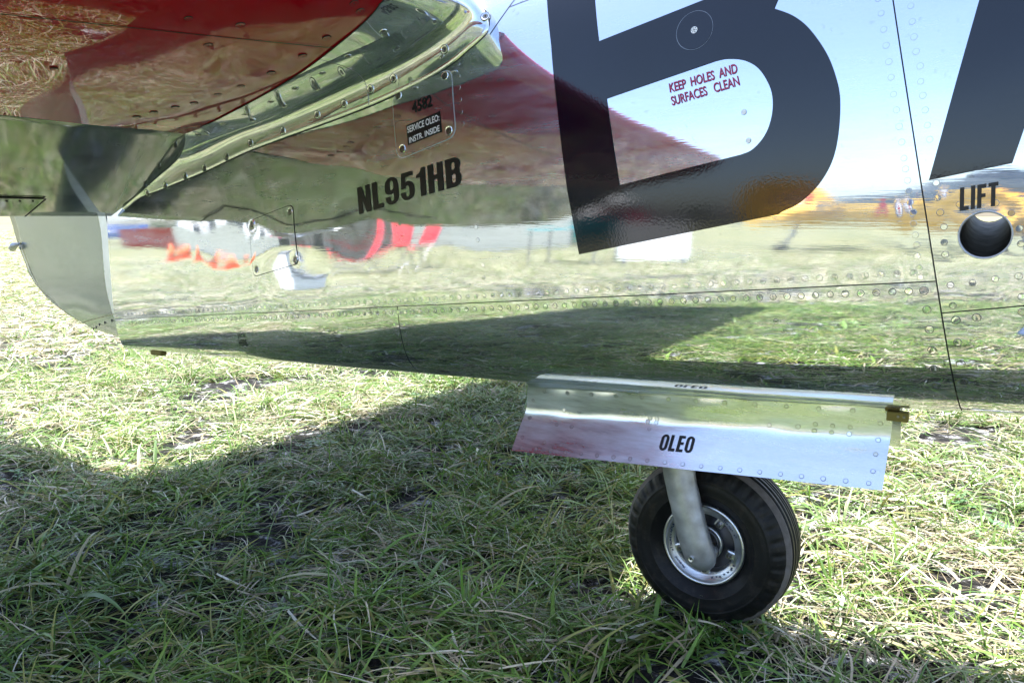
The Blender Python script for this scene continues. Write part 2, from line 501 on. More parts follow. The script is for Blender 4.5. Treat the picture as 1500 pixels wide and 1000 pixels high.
# ---- rivets
def lap_rivets():
    lo, up = [], []
    X = -2.06
    while X < -.085:
        zl = .689 + .1 * X
        lo.append((X, zl - .0115 - .002 * (X + .06) * 0)); up.append((X + .004, zl + .0125))
        X += .0195
    return lo, up
RIV_LO, RIV_UP = lap_rivets()
RIV_BREAK_AFT = [(-0.108, 0.8389), (-0.1051, 0.8253), (-0.1018, 0.8107), (-0.0993, 0.7972), (-0.0967, 0.783), (-0.0921, 0.7701), (-0.0911, 0.7558), (-0.0877, 0.7412), (-0.0853, 0.7286), (-0.0838, 0.7142), (-0.0804, 0.6993), (-0.0782, 0.6871), (-0.1543, 1.0445), (-0.1492, 1.0252), (-0.1443, 1.004), (-0.1398, 0.9832), (-0.1349, 0.9621), (-0.1307, 0.942), (-0.1261, 0.9204), (-0.1212, 0.9003), (-0.1165, 0.8792), (-0.1121, 0.8594)]
RIV_BREAK_LOW = [(-0.0727, 0.6703), (-0.0677, 0.6457), (-0.063, 0.6196), (-0.0584, 0.5921), (-0.055, 0.5658), (-0.0511, 0.5412)]
RIV_FWD = [(-0.0686, 0.8069), (-0.0657, 0.7883), (-0.0614, 0.77), (-0.0559, 0.752), (-0.0431, 0.6789), (-0.0385, 0.653), (-0.1147, 1.0295), (-0.1114, 1.0093), (-0.1079, 0.9899), (-0.1039, 0.9713), (-0.0978, 0.9528), (-0.0957, 0.9336), (-0.0919, 0.916), (-0.0878, 0.8977), (-0.0839, 0.8788), (-0.08, 0.8611), (0.0152, 0.7691), (0.0249, 0.7507), (0.0281, 0.7325), (-0.0408, 0.7798), (-0.0237, 0.7822), (-0.0024, 0.7811), (-0.0542, 0.7326), (-0.052, 0.7174), (-0.019, 0.6828), (0.005, 0.689), (0.029, 0.6934), (0.0341, 0.6684)]
RIV_FWD_LOW = [(-0.0337, 0.6342), (-0.0296, 0.6052), (-0.0243, 0.5769), (-0.0192, 0.5513), (-0.0112, 0.6394), (0.0366, 0.6497)]
RIV_SIDE = [(-0.8018, 0.723), (-0.8056, 0.7459), (-0.9891, 0.7297), (-0.9947, 0.752), (-0.791, 0.6781), (-0.7891, 0.6553), (-0.9782, 0.6578), (-0.3215, 0.9122), (-0.3124, 0.8719), (-0.8657, 1.0396), (-0.862, 1.0182), (-0.8579, 0.9966), (-0.8527, 0.9744), (-0.8486, 0.952), (-0.843, 0.9301)]
RIV_LOWSIDE = [(-0.994, 0.5522), (-0.9954, 0.5311), (-0.995, 0.5117), (-0.4897, 0.6005), (-0.2612, 0.6159)]
RIV_AFTLOW = [(-1.0217, 0.5506), (-1.0207, 0.5294), (-1.0197, 0.5088)]
SCR_P2 = [(-1.4664, 0.7475), (-1.3291, 0.7755), (-1.4533, 0.6453), (-1.3137, 0.6721)]
_d = [(x, z, .00016) for x, z in RIV_LO + RIV_UP] + [(x, z, .0002) for x, z in RIV_BREAK_AFT + RIV_BREAK_LOW + RIV_FWD + RIV_FWD_LOW]
_d += [(x, z, .0001) for x, z in RIV_SIDE + RIV_LOWSIDE] + [(x, z, .0006) for x, z in SCR_P2]
DIMPLES = np.array(_d)

def disc_mesh(name, prof, seg=14, mats=None):
    """a small turned fastener: profile of (radius, height, material of the ring inside it)"""
    vs = [(0, 0, prof[0][1])]; fs = []; mi = []
    prev = None
    for r, h, k in prof:
        ring = [len(vs) + i for i in range(seg)]
        vs += [(r * math.cos(2 * math.pi * i / seg), r * math.sin(2 * math.pi * i / seg), h) for i in range(seg)]
        for i in range(seg):
            j = (i + 1) % seg
            fs.append((0, ring[i], ring[j]) if prev is None else (prev[i], ring[i], ring[j], prev[j])); mi.append(k)
        prev = ring
    me = pydata(name, vs, fs, False)
    for mm in mats: me.materials.append(mm)
    me.polygons.foreach_set('material_index', mi)
    return me
rivet_me = disc_mesh('rivet', [(.0041, .00030, 0), (.0048, .00028, 1), (.0050, -.0003, 1)], mats=[M['skin'], M['steel']])
faint_me = disc_mesh('rivet', [(.0040, .00030, 0), (.0046, .00028, 1), (.0048, -.0003, 1)], mats=[M['skin'], M['faint']])
screw_me = disc_mesh('screw', [(.0030, .0008, 0), (.0062, .0007, 0), (.0068, .0003, 1), (.0088, .0009, 2), (.0098, -.0004, 2)], 20, mats=[M['steel'], M['slot'], M['skin']])
_bm = bmesh.new(); _bm.from_mesh(screw_me)
box_bm(_bm, (0, 0, .0008), (.0098, .0014, .0004))
for f in _bm.faces[-6:]: f.material_index = 1
_bm.to_mesh(screw_me); _bm.free()
cross_me = disc_mesh('screw', [(.0015, .0001, 1), (.0022, .0008, 0), (.0040, .0008, 0), (.0046, .0004, 1), (.0066, .0009, 2), (.0078, .0007, 1), (.0084, -.0004, 2)], 18, mats=[M['steel'], M['slot'], M['fillet']])

def frame_at(p, n, spin=0.0):
    z = Vector(n).normalized(); x = Vector((1, 0, 0)); x = (x - z * x.dot(z)).normalized(); y = z.cross(x)
    m = Matrix((x, y, z)).transposed().to_4x4(); m.translation = Vector(p)
    return m @ Matrix.Rotation(spin, 4, 'Z')

def fasten(pts, parent, me, name='rivet', off=0.0002, scale=1.0):
    for (x, z) in pts:
        P, n = skin_xz(np.array([x]), np.array([z]), off)
        o = link(name, me, None, parent)
        o.matrix_local = frame_at(P[0], n[0], rnd.random() * 3.1) @ Matrix.Scale(scale * rnd.uniform(.94, 1.06), 4)

# ---- fuselage sheets
HOLE = (-.0103, .7425, .0285)
side_aft = settle(panel('skin_panel', X_END, X_BREAK - GAP, lambda X: a_pl(X) + GAP / .3, lambda X: HALF - .02 + 0 * X, .0062, .0062))
low_aft = settle(panel('skin_panel', X_END, X_LOW - GAP, lambda X: -HALF + 0 * X, lambda X: a_pl(X) - GAP / .3))
low_mid = settle(panel('skin_panel', X_LOW + GAP, X_BREAK - GAP, lambda X: -HALF + 0 * X, lambda X: a_pl(X) - GAP / .3))
side_fwd = settle(panel('skin_panel', X_BREAK + GAP, 1.2, lambda X: a_pl2(X) + GAP / .3, lambda X: HALF - .02 + 0 * X, .008, .007, hole=HOLE))
a_w = lambda X: ang(X, .502 + .06 * (X + .025))
low_fwd = settle(panel('skin_panel', X_BREAK + GAP, 1.2, lambda X: a_w(X) + .01, lambda X: a_pl2(X) - GAP / .3))
bay = settle(panel('wheel_bay_door', X_BREAK + GAP, 1.2, lambda X: -HALF + 0 * X, lambda X: a_w(X) - .012))
full = lambda lo, hi: (lambda X: lo + 0 * X, lambda X: hi + 0 * X)
settle(panel('port_skin', X_END, X_BREAK - GAP, *full(-HALF, HALF - .02), .03, .03, side=-1))
settle(panel('port_skin', X_BREAK + GAP, 1.2, *full(-HALF, HALF - .02), .012, .012, hole=(HOLE[0], HOLE[1] + .0415, HOLE[2]), side=-1))
# forward body up to the nose
us = np.linspace(1.203, 6.3, 60); vs = np.linspace(0, 2 * math.pi, 49)[:-1]
U, V = np.meshgrid(us, vs, indexing='ij')
Pf = S(U, np.where(V < math.pi, V - HALF, HALF - (V - math.pi)))
Pf[..., 1] *= np.where(V < math.pi, 1, -1)
part('forward_fuselage', grid_mesh('forward_fuselage', Pf, closed_v=True), M['skin'])
# end wall under the rudder post and the dark structure behind the joints
aa = np.linspace(-HALF, HALF - .02, 40)
Pa, _ = skin_xa(np.full(40, X_END), aa); Pb, _ = skin_xa(np.full(40, X_END), aa, 0, -1)
part('tail_bulkhead', grid_mesh('tail_bulkhead', np.stack([Pa, (Pa + Pb) / 2 + np.array([.012, 0, 0]), Pb], 1), smooth=False), M['skin'])

def strip_along(name, X0s, As, halfw, off, along_x):
    """narrow dark strap riveted behind a joint"""
    rows = []
    for t in (-1, 0, 1):
        if along_x:
            X, A = xa(X0s, As + t * halfw / .3)
        else:
            X, A = xa(X0s + t * halfw, As)
        rows.append(skin_xa(X, A, off, dimples=False)[0])
    return part(name, grid_mesh(name, np.stack(rows, 1), flip=not along_x), M['dark'])
xs_ = np.linspace(X_END, X_BREAK, 160)
strip_along('joint_strap', xs_, a_pl(xs_), .008, -.0022, True)
xs2 = np.linspace(X_BREAK, 1.2, 90)
strip_along('joint_strap', xs2, a_pl2(xs2), .008, -.0022, True)
strip_along('joint_strap', xs2, a_w(xs2), .012, -.003, True)
al = np.linspace(-HALF, HALF - .02, 90)
strip_along('joint_strap', np.full(90, X_BREAK), al, .008, -.0022, False)
al2 = np.linspace(-HALF, float(a_pl(np.array(X_LOW))), 50)
strip_along('joint_strap', np.full(50, X_LOW), al2, .008, -.0022, False)

fasten(RIV_LO, low_mid, rivet_me)
for o in [c for c in low_mid.children if (c.matrix_local.translation.x < X_LOW)]:
    o.parent = low_aft
fasten(RIV_UP, side_aft, faint_me)
fasten(RIV_BREAK_AFT, side_aft, faint_me, scale=.9)
fasten(RIV_BREAK_LOW, low_mid, rivet_me, scale=1.1)
fasten([p for p in RIV_FWD if p[1] > .83], side_fwd, faint_me, scale=.9)
fasten([p for p in RIV_FWD if p[1] <= .83], side_fwd, rivet_me, scale=.88)
fasten(RIV_FWD_LOW, low_fwd, rivet_me, scale=1.1)
fasten(RIV_SIDE, side_aft, faint_me, scale=.9)
fasten(RIV_LOWSIDE, low_mid, rivet_me, scale=.8); fasten(RIV_AFTLOW, low_aft, rivet_me, scale=.8)

# ---- the lift-bar tube right through the body
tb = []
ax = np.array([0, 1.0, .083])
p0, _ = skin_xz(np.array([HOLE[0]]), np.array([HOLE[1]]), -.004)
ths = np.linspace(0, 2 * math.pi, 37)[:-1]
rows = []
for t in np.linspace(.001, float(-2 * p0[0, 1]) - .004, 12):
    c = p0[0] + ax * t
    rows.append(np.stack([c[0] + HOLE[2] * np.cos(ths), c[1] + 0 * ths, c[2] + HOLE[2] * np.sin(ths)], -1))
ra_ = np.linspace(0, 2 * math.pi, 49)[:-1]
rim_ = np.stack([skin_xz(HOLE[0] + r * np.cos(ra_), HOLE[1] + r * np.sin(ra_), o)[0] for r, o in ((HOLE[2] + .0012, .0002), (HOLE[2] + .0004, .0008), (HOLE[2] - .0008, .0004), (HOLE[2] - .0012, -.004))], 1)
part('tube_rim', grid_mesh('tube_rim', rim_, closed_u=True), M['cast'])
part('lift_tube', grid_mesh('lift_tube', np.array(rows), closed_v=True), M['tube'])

# ---- big code letters and stencils
B_out = [(-0.6861, 1.1325), (-0.6623, 1.0484), (-0.6368, 0.9302), (-0.6144, 0.8154), (-0.5881, 0.7029), (-0.4069, 0.7394), (-0.2643, 0.7679), (-0.2579, 0.7723), (-0.2363, 0.7833), (-0.2129, 0.8066), (-0.1967, 0.8371), (-0.1904, 0.8736), (-0.1914, 0.9193), (-0.1994, 0.9506), (-0.2141, 0.983), (-0.2387, 1.0174), (-0.2626, 1.0383), (-0.2897, 1.0521)]
B_up_out = [(-0.2848, 1.0661), (-.272, 1.10), (-.268, 1.14), (-.276, 1.18), (-.300, 1.215), (-.34, 1.235), (-.39, 1.238), (-.47, 1.225), (-.709, 1.178)]
B_low = [(-0.5465, 0.9499), (-0.3682, 0.9888), (-0.3506, 0.9898), (-0.326, 0.9847), (-0.3047, 0.971), (-0.2878, 0.9466), (-0.281, 0.9236), (-0.2822, 0.8981), (-0.2904, 0.8762), (-0.3059, 0.8592), (-0.3223, 0.8527), (-0.414, 0.8344), (-0.5158, 0.814), (-0.5351, 0.901)]
B_up = [(-0.5920, 1.128), (-0.5698, 1.0423), (-0.389, 1.083), (-.366, 1.095), (-.355, 1.115), (-.362, 1.135), (-.385, 1.148), (-.42, 1.150)]

def smooth_closed(poly, sharp, k=6):
    """Catmull-Rom through the outline, straight where both ends are marked sharp"""
    n = len(poly); out = []
    for i in range(n):
        p0, p1, p2, p3 = (np.array(poly[(i + d) % n]) for d in (-1, 0, 1, 2))
        if i in sharp and (i + 1) % n in sharp:
            out.append(tuple(p1)); continue
        if i in sharp: p0 = p1
        if (i + 1) % n in sharp: p3 = p2
        for t in np.arange(k) / k:
            out.append(tuple(.5 * ((2 * p1) + (-p0 + p2) * t + (2*p0 - 5*p1 + 4*p2 - p3) * t*t + (-p0 + 3*p1 - 3*p2 + p3) * t**3)))
    return out

ob = B_out + B_up_out
outer = smooth_closed(ob, {0, 1, 2, 3, 4, 5, 6, 17, 18, 26, 25})
low = smooth_closed(B_low, {0, 1, 10, 11, 12, 13})
upc = smooth_closed(B_up, {0, 1, 2, 7})
link('code_letter', decal_mesh('code_letter', fill_with_holes(outer, [low, upc]), .0011), M['navy'], side_aft, label='huge navy letter B')
# the A beyond the body break: left leg, crossbar and right leg
A_out = [(-0.077, 0.8104), (0.0112, 0.8283), (.028, .905), (.150, .930), (.215, .870), (.308, .890), (.13, 1.285), (.045, 1.268), (-0.0385, 1.0269)]
A_in = [(.045, .985), (.118, 1.000), (.082, 1.15)]
link('code_letter', decal_mesh('code_letter', fill_with_holes(A_out, [A_in]), .0011), M['navy'], side_fwd, label='huge navy letter A cut off by the frame')

text_on_skin('registration_lettering', 'NL951HB', (-1.1085, .7691), (-.8386, .8216), (-.8447, .8744), M['black'], side_aft, bold=None, label='black bold registration NL951HB')
text_on_skin('stencil_lettering', 'KEEP  HOLES  AND', (-.4376, .9493), (-.3342, .9682), (-.3376, .9822), M['maroon'], side_aft, bold=.02)
text_on_skin('stencil_lettering', 'SURFACES   CLEAN', (-.4324, .9295), (-.3297, .9504), (-.3339, .9643), M['maroon'], side_aft, bold=.02)
text_on_skin('stencil_lettering', 'LIFT', (-.0399, .7717), (.0005, .7782), (-.0012, .8068), M['black'], side_fwd, bold=None)
text_on_skin('stencil_lettering', 'JACK', (-1.5607, .4711), (-1.5281, .474), (-1.5260, .4872), M['black'], low_aft, bold=.01)
text_on_skin('stencil_lettering', 'HERE', (-1.5651, .4522), (-1.532, .4554), (-1.5298, .4712), M['black'], low_aft, bold=.01)

# ---- access panels
def access(poly, r, label, screws, sme, lip_mat):
    c = np.mean(poly, 0)
    gro = grow(poly, .0022)
    p = part('access_panel', decal_mesh('access_panel', [rounded(poly, r)], .0011, .010), M['skin'], None, label=label)
    link('panel_gap', decal_mesh('panel_gap', [rounded(gro, r)], .0005, .012), lip_mat, p)
    for s in screws:
        P, n = skin_xz(np.array([s[0]]), np.array([s[1]]), .0012)
        o = link('screw', sme, None, p)
        o.matrix_local = frame_at(P[0], n[0], rnd.uniform(.3, 1.3)) @ Matrix.Scale(.92, 4)
    return p
ap1 = access([(-1.0250, .9975), (-.8805, 1.0340), (-.8560, .9105), (-1.0010, .8730)], .022, 'rounded access panel numbered 4582', [(-1.009, .9948), (-.8943, 1.0209), (-.8742, .9203), (-.9899, .8933)], screw_me, M['strip'])  # pale colour in the gap stands in for the lit panel rim
text_on_skin('panel_number', '4582', (-.9673, .957), (-.9167, .9675), (-.9217, .9901), M['black'], ap1, bold=.03, off=.0017)
lab = link('data_plate', decal_mesh('data_plate', [[(-.9813, .9363), (-.8975, .9572), (-.8898, .9192), (-.9741, .8991)]], .0016), M['black'], ap1)
text_on_skin('data_plate_lettering', 'SERVICE OLEO:', (-.9762, .9215), (-.8969, .9397), (-.8992, .9519), M['white'], ap1, bold=.015, off=.0021)
text_on_skin('data_plate_lettering', 'INSTR. INSIDE', (-.9701, .902), (-.8948, .9206), (-.8966, .9317), M['white'], ap1, bold=.015, off=.0021)
ap2 = access([(-1.4765, .7530), (-1.3205, .7910), (-1.3035, .6640), (-1.4650, .6275)], .015, 'small plain access panel with four screws', SCR_P2, screw_me, M['dark'])
# round filler cap in the letter
cap_c = (-.4062, 1.0375)
circ = lambda r, k=40: [(cap_c[0] + r * math.cos(t), cap_c[1] + r * math.sin(t)) for t in np.linspace(0, 2 * math.pi, k + 1)[:-1]]
cp = part('round_cap', decal_mesh('round_cap', [circ(.0280)], .0021, .012), M['navy'], None, label='round cap painted navy with a small bright centre')
link('cap_gap', decal_mesh('cap_gap', [circ(.0289)], .0016, .012), M['steel'], cp)
link('cap_centre', decal_mesh('cap_centre', [circ(.0052, 14)], .0027, .02), M['white'], cp)
for k in range(6):
    t = k * math.pi / 3
    link('vent_hole', decal_mesh('vent_hole', [[(cap_c[0] + .0033 * math.cos(t) + .0009 * math.cos(q), cap_c[1] + .0033 * math.sin(t) + .0009 * math.sin(q)) for q in np.linspace(0, 6.28, 8)[:-1]]], .0030, .02), M['slot'], cp)
link('vent_hole', decal_mesh('vent_hole', [circ(.0012, 8)], .0030, .02), M['slot'], cp)
for (x, z) in [(-.3215, .9122), (-.3124, .8719)]:
    link('drain_stud', decal_mesh('drain_stud', [[(x + .0034 * math.cos(q), z + .0034 * math.sin(q)) for q in np.linspace(0, 6.28, 13)[:-1]]], .0014, .02), M['white'], side_aft)
# short upper seam where the side sheet meets the fin fairing
def seam_line(name, pts, w, parent):
    pts = np.array(pts); k = 30
    t = np.linspace(0, len(pts) - 1, k); X = np.interp(t, range(len(pts)), pts[:, 0]); z = np.interp(t, range(len(pts)), pts[:, 1])
    d = np.gradient(np.stack([X, z], 1), axis=0); d /= np.linalg.norm(d, axis=1)[:, None]
    A = skin_xz(X - d[:, 1] * w, z + d[:, 0] * w, .0007)[0]; Bq = skin_xz(X + d[:, 1] * w, z - d[:, 0] * w, .0007)[0]
    me = grid_mesh(name, np.stack([A, Bq], 1))
    return link(name, me, M['dark'], parent)
seam_line('panel_seam', [(-.80, 1.085), (-.7741, 1.1196), (-.7575, 1.1422), (-.735, 1.18)], .0007, side_aft)
seam_line('panel_seam', [(-.7676, 1.1292), (-.66, 1.147)], .0005, side_aft)
fasten([(-.755, 1.122), (-.745, 1.115), (-.742, 1.137), (-.725, 1.14), (-.705, 1.143)], side_aft, faint_me, scale=.6)

# ------------------------------------------------------------------ tailplane
XH, ZH = -1.64, .987
fxle = lambda Y: -.875 - .13 * (np.abs(Y) - .25) - .02 * (np.abs(Y) - .25) ** 2
fT = lambda Y: .062 - .016 * (np.abs(Y) - .2) / 1.8
def stab_t(c):
    c = np.clip(c, 0, 1); x = c * .72
    return 2.0 * (1.4845 * np.sqrt(x) - .63 * x - 1.758 * x * x + 1.4215 * x ** 3 - .5075 * x ** 4)
def stab_pt(c, Y, sgn):
    """c: 0 leading edge .. 1 hinge, sgn -1 lower, +1 upper surface"""
    tip = np.clip((np.abs(Y) - 1.80) / .2, 0, 1); sh = np.sqrt(np.clip(1 - tip ** 2, 0.0004, 1))
    xl = fxle(Y) - .22 * (1 - sh)
    X = xl + (XH - xl) * c
    return np.stack([X, Y + 0 * X, ZH + .24 * (X - XH) + sgn * fT(Y) * stab_t(c) * sh], -1)
def stab_low(X, Y):
    c = (fxle(Y) - X) / (fxle(Y) - XH)
    return ZH + .24 * (X - XH) - fT(Y) * stab_t(c)

def make_stab(side):
    Ys = np.concatenate([np.linspace(-.08, -1.75, 60), -1.8 - .2 * np.sin(np.linspace(.1, math.pi / 2, 14))])
    cs = np.linspace(0, 1, 34) ** 1.6
    loop_c = np.concatenate([cs[::-1], cs[1:]]); sg = np.concatenate([-np.ones(34), np.ones(33)])
    # the root follows the fillet: far inboard at the hinge, well outboard at the leading edge
    root = -.10 - .13 * (1 - loop_c)
    P = np.array([[stab_pt(c, (y + (r + .08) * (1 - min(1, (abs(y) - .08) / 1.67))), s) for c, s, r in zip(loop_c, sg, root)] for y in Ys])
    # faint quilting of the sheet
    q = sum(np.sin(P[..., 0] * a + P[..., 1] * b + p) * k for a, b, p, k in ((14, 9, 1, .0004), (-21, 17, 2, .0003), (33, 8, .4, .00022), (9, -26, 3, .0003)))
    P[..., 2] += q
    P[..., 1] *= side
    if side < 0: P[..., 0] = XH + (P[..., 0] - XH) * 1.22  # unseen far tailplane stretched in chord so its ground shadow reaches farther
    o = part('tailplane', grid_mesh('tailplane', P, flip=side < 0), M['red'], label='glossy red tailplane underside' if side > 0 else 'far red tailplane')
    # closing web in front of the elevator
    w = np.stack([P[:, 0], P[:, -1]], 1)
    link('rear_web', grid_mesh('rear_web', w, smooth=False), M['dark'], o)
    return o
stab = make_stab(1)
make_stab(-1)

def low_pt(X, Y, off):
    e = 1e-3
    n = Vector((float(stab_low(X + e, Y) - stab_low(X - e, Y)) / (2 * e), float(stab_low(X, Y + e) - stab_low(X, Y - e)) / (2 * e), -1)).normalized()
    return Vector((X, Y, float(stab_low(X, Y)))) + n * off, n
REDSCR = [(-1.0396, -.306), (-1.1099, -.2958), (-1.1942, -.2949), (-1.2751, -.2984), (-1.3333, -.3059), (-1.4002, -.3101), (-1.44, -.3246), (-1.4898, -.339), (-1.535, -.3474), (-1.1459, -.4735), (-1.0686, -.4715), (-1.0867, -.5552), (-1.3394, -.6241), (-.9552, -.312), (-.945, -.3382)]
redscr_me = disc_mesh('screw', [(.0020, .0010, 1), (.0050, .0011, 0), (.0058, .0010, 1), (.0074, .0011, 0), (.0082, .0010, 1), (.0084, -.0006, 1)], 16, mats=[M['red'], M['slot']])
for x, y in REDSCR:
    p, n = low_pt(x, y, .0006)
    o = link('screw', redscr_me, None, stab)
    o.matrix_local = frame_at(p, n, rnd.random() * 3) @ Matrix.Scale(.75 if abs(y) > .5 else .95, 4)
def low_line(name, pts, w, mat, parent, off=.0012):
    pts = np.array(pts, float); k = 40
    t = np.linspace(0, len(pts) - 1, k); X = np.interp(t, range(len(pts)), pts[:, 0]); Y = np.interp(t, range(len(pts)), pts[:, 1])
    d = np.gradient(np.stack([X, Y], 1), axis=0); d /= np.linalg.norm(d, axis=1)[:, None]
    A = np.array([low_pt(x, y, off)[0] for x, y in zip(X - d[:, 1] * w, Y + d[:, 0] * w)]); B = np.array([low_pt(x, y, off)[0] for x, y in zip(X + d[:, 1] * w, Y - d[:, 0] * w)])
    return link(name, grid_mesh(name, np.stack([A, B], 1)), mat, parent)
low_line('panel_seam', [(-1.42, -1.75), (-1.1887, -.7794), (-1.1448, -.6042), (-1.0606, -.264)], .0011, M['slot'], stab)

# ---- elevators, drooping a little
def make_elevator(side):
    Ys = np.concatenate([np.linspace(-.066, -1.80, 40), -1.8 - .2 * np.sin(np.linspace(.1, math.pi / 2, 10))])
    cs = np.linspace(0, 1, 18)
    rows = []
    for y in Ys:
        tip = max(0, (abs(y) - 1.8) / .2); sh = math.sqrt(max(.02, 1 - tip * tip))
        r = (.55 * (.062 - .016 * (abs(y) - .2) / 1.8)) * (1 - .35 * tip)
        xt = -2.085 + .055 * (abs(y) - .15); xt = XH - .004 + (xt - XH) * (.55 + .45 * sh)
        zt = .7665 + (.985 - .7665) * .45 * (1 - sh)
        d = np.array([xt - XH, zt - ZH]); L = np.linalg.norm(d); d /= L; nn = np.array([d[1], -d[0]])    # nn: downward normal
        if nn[1] > 0: nn = -nn
        row = []
        for t in cs[::-1]:
            h = r * (1 - t) + .0025; s = t * L
            row.append(np.array([XH, ZH]) + d * (s - .004) + nn * h)
        for k in range(1, 8):
            al = math.pi * k / 8
            row.append(np.array([XH, ZH]) + (nn * math.cos(al) - d * math.sin(al)) * (r + .0025))
        for t in cs:
            h = r * (1 - t) + .0025; s = t * L
            row.append(np.array([XH, ZH]) + d * (s - .004) - nn * h)
        yy = y
        out = []
        for i, (x, z) in enumerate(row):
            # inboard edge is cut back for the rudder
            t = (XH - x) / .44
            cut = (-0.040 * (1 - min(1, max(0, t))) + 0.008 * math.sin(math.pi * min(1, max(0, t)))) if y == Ys[0] else 0
            out.append((x, y + cut, z))
        rows.append(out)
    P = np.array(rows); P[..., 1] *= side
    if side < 0: P[..., 0] = XH + (P[..., 0] - XH) * 1.10  # far elevator lengthened too, to widen the shadow it casts
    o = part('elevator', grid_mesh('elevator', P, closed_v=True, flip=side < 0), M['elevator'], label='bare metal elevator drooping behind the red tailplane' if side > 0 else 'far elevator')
    cap = pydata('inboard_rib', P[0], [list(range(P.shape[1]))[::side]], False)
    link('inboard_rib', cap, M['elevator'], o)
    return o
elev = make_elevator(1)
make_elevator(-1)
# trim tab set in the elevator's trailing edge
def elev_low(X, Y, off):
    r = .55 * (.062 - .016 * (abs(Y) - .2) / 1.8) + .0025
    xt = -2.085 + .055 * (abs(Y) - .15)
    d = Vector((xt - XH, 0, .7665 - ZH)); L = d.length; d.normalize(); n = Vector((-d.z, 0, d.x))
    if n.z > 0: n = -n
    # lower face: from hinge + n*r to the edge + n*.0025
    t = (XH - X) / (XH - xt)
    p = Vector((XH, Y, ZH)) + d * (t * L - .004) + n * (r * (1 - t) + .0025 * t)
    return p + n * off
tab = []
for x in np.linspace(-1.982, -2.073, 8):
    tab.append([elev_low(x + .05 * (abs(y) - .306), y, .0016) for y in np.linspace(-.310, -1.15, 10)])
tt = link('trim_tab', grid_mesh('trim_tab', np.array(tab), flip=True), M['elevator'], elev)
for pts in ([(-1.979, -.306), (-1.94, -1.15)], [(-1.979, -.306), (-2.075, -.306)]):
    (xa_, ya_), (xb_, yb_) = pts
    A = []
    for t in np.linspace(0, 1, 16):
        x = xa_ + (xb_ - xa_) * t; y = ya_ + (yb_ - ya_) * t
        dv = (.0022, 0) if abs(yb_ - ya_) > .1 else (0, .0028)
        A.append([elev_low(x - dv[0], y - dv[1], .0022), elev_low(x + dv[0], y + dv[1], .0022)])
    link('tab_gap', grid_mesh('tab_gap', np.array(A)), M['slot'], elev)
for k in range(3):
    p = elev_low(-1.992, -.33 - .03 * k, .002)
    o = link('rivet', disc_mesh('rivet', [(.0022, .0004, 0), (.0030, -.0004, 0)], 8, mats=[M['slot']]), None, elev)
    o.matrix_local = frame_at(p, (-.55, 0, -.83))
# rib joint line across the elevator skin
for y0 in (-.255,):
    A = [[elev_low(x, y0 - .0008, .001), elev_low(x, y0 + .0008, .001)] for x in np.linspace(-1.66, -1.93, 10)]

# ---- fillet between body and tailplane
LOW = [(-2.03, .783), (-1.95, .815), (-1.86, .832), (-1.76, .852), (-1.6599, .8717), (-1.4859, .9124), (-1.3756, .9325), (-1.2624, .9519), (-1.1578, .97), (-1.0612, .9882), (-.9897, 1.0056), (-.9227, 1.0249), (-.8759, 1.0452), (-.847, 1.0632), (-.8216, 1.0787), (-.8045, 1.095), (-.812, 1.118), (-.838, 1.145), (-.862, 1.172), (-.90, 1.20)]
UPP = [(-2.04, -.063, .79), (-1.955, -.074, .826), (-1.86, -.088, .865), (-1.76, -.102, .908), (-1.63, -.165, .953), (-1.5026, -.1872, None), (-1.40, -.2063, None), (-1.2608, -.2296, None), (-1.16, -.247, None), (-1.0865, -.262, None), (-1.0365, -.2717, None), (-.9796, -.2803, None), (-.94, -.288, None), (-.9194, -.2935, None), (-.90, -.278, None), (-.885, -.245, None), (-.874, -.215, 1.168), (-.872, -.19, 1.185), (-.885, -.17, 1.205), (-.91, -.155, 1.22)]
Lp = []; Up = []; Kp = []
for (lx, lz), (ux, uy, uz) in zip(LOW, UPP):
    p, n = skin_xz(np.array([lx]), np.array([lz]), .003); Lp.append(p[0])
    if uz is None: uz = float(stab_low(ux, uy)) - .0015
    Up.append((ux, uy, uz))
    w = min(1.0, max(.15, (-uy - .10) / .12))
    zk = lz + (uz - lz) * (.955 if ux > -1.62 else .7)
    sy = float(skin_xz(np.array([(lx + ux) / 2]), np.array([zk]), .004)[0][0, 1])
    Kp.append(((lx + ux) / 2, sy - .004, zk))
Lp, Up, Kp = map(np.array, (Lp, Up, Kp))
cum = np.concatenate([[0], np.cumsum(np.linalg.norm(np.diff((Lp + Up) / 2, axis=0), axis=1))])
tt_ = np.linspace(0, cum[-1], 170)
rs = lambda Q: np.stack([sm(tt_, cum, Q[:, k]) for k in range(3)], -1)
Ls, Us, Ks = rs(Lp), rs(Up), rs(Kp)
tb_ = np.linspace(0, 1, 26)
F = np.array([[((1 - t) ** 2 * l + 3.6 * t * (1 - t) * k + t * t * u) / ((1 - t) ** 2 + 3.6 * t * (1 - t) + t * t) for t in tb_] for l, k, u in zip(Ls, Ks, Us)])
# rolled edge against the body so that the sheet shows its thickness
edge = Ls + np.array([0, .0035, -.0022])
F = np.concatenate([edge[:, None], F], 1)
fx, fz = F[..., 0], F[..., 2]
F[:, 2:-1, 1] += (.00022 * np.sin(fx * 21 + fz * 13) + .00015 * np.sin(fx * 39 - fz * 27))[:, 2:-1]
fillet = part('tail_fillet', grid_mesh('tail_fillet', F, flip=True), M['fillet'], label='bright curved metal fillet joining tailplane to body')
mir = F * np.array([1, -1, 1.])
part('tail_fillet', grid_mesh('tail_fillet', mir), M['fillet'])
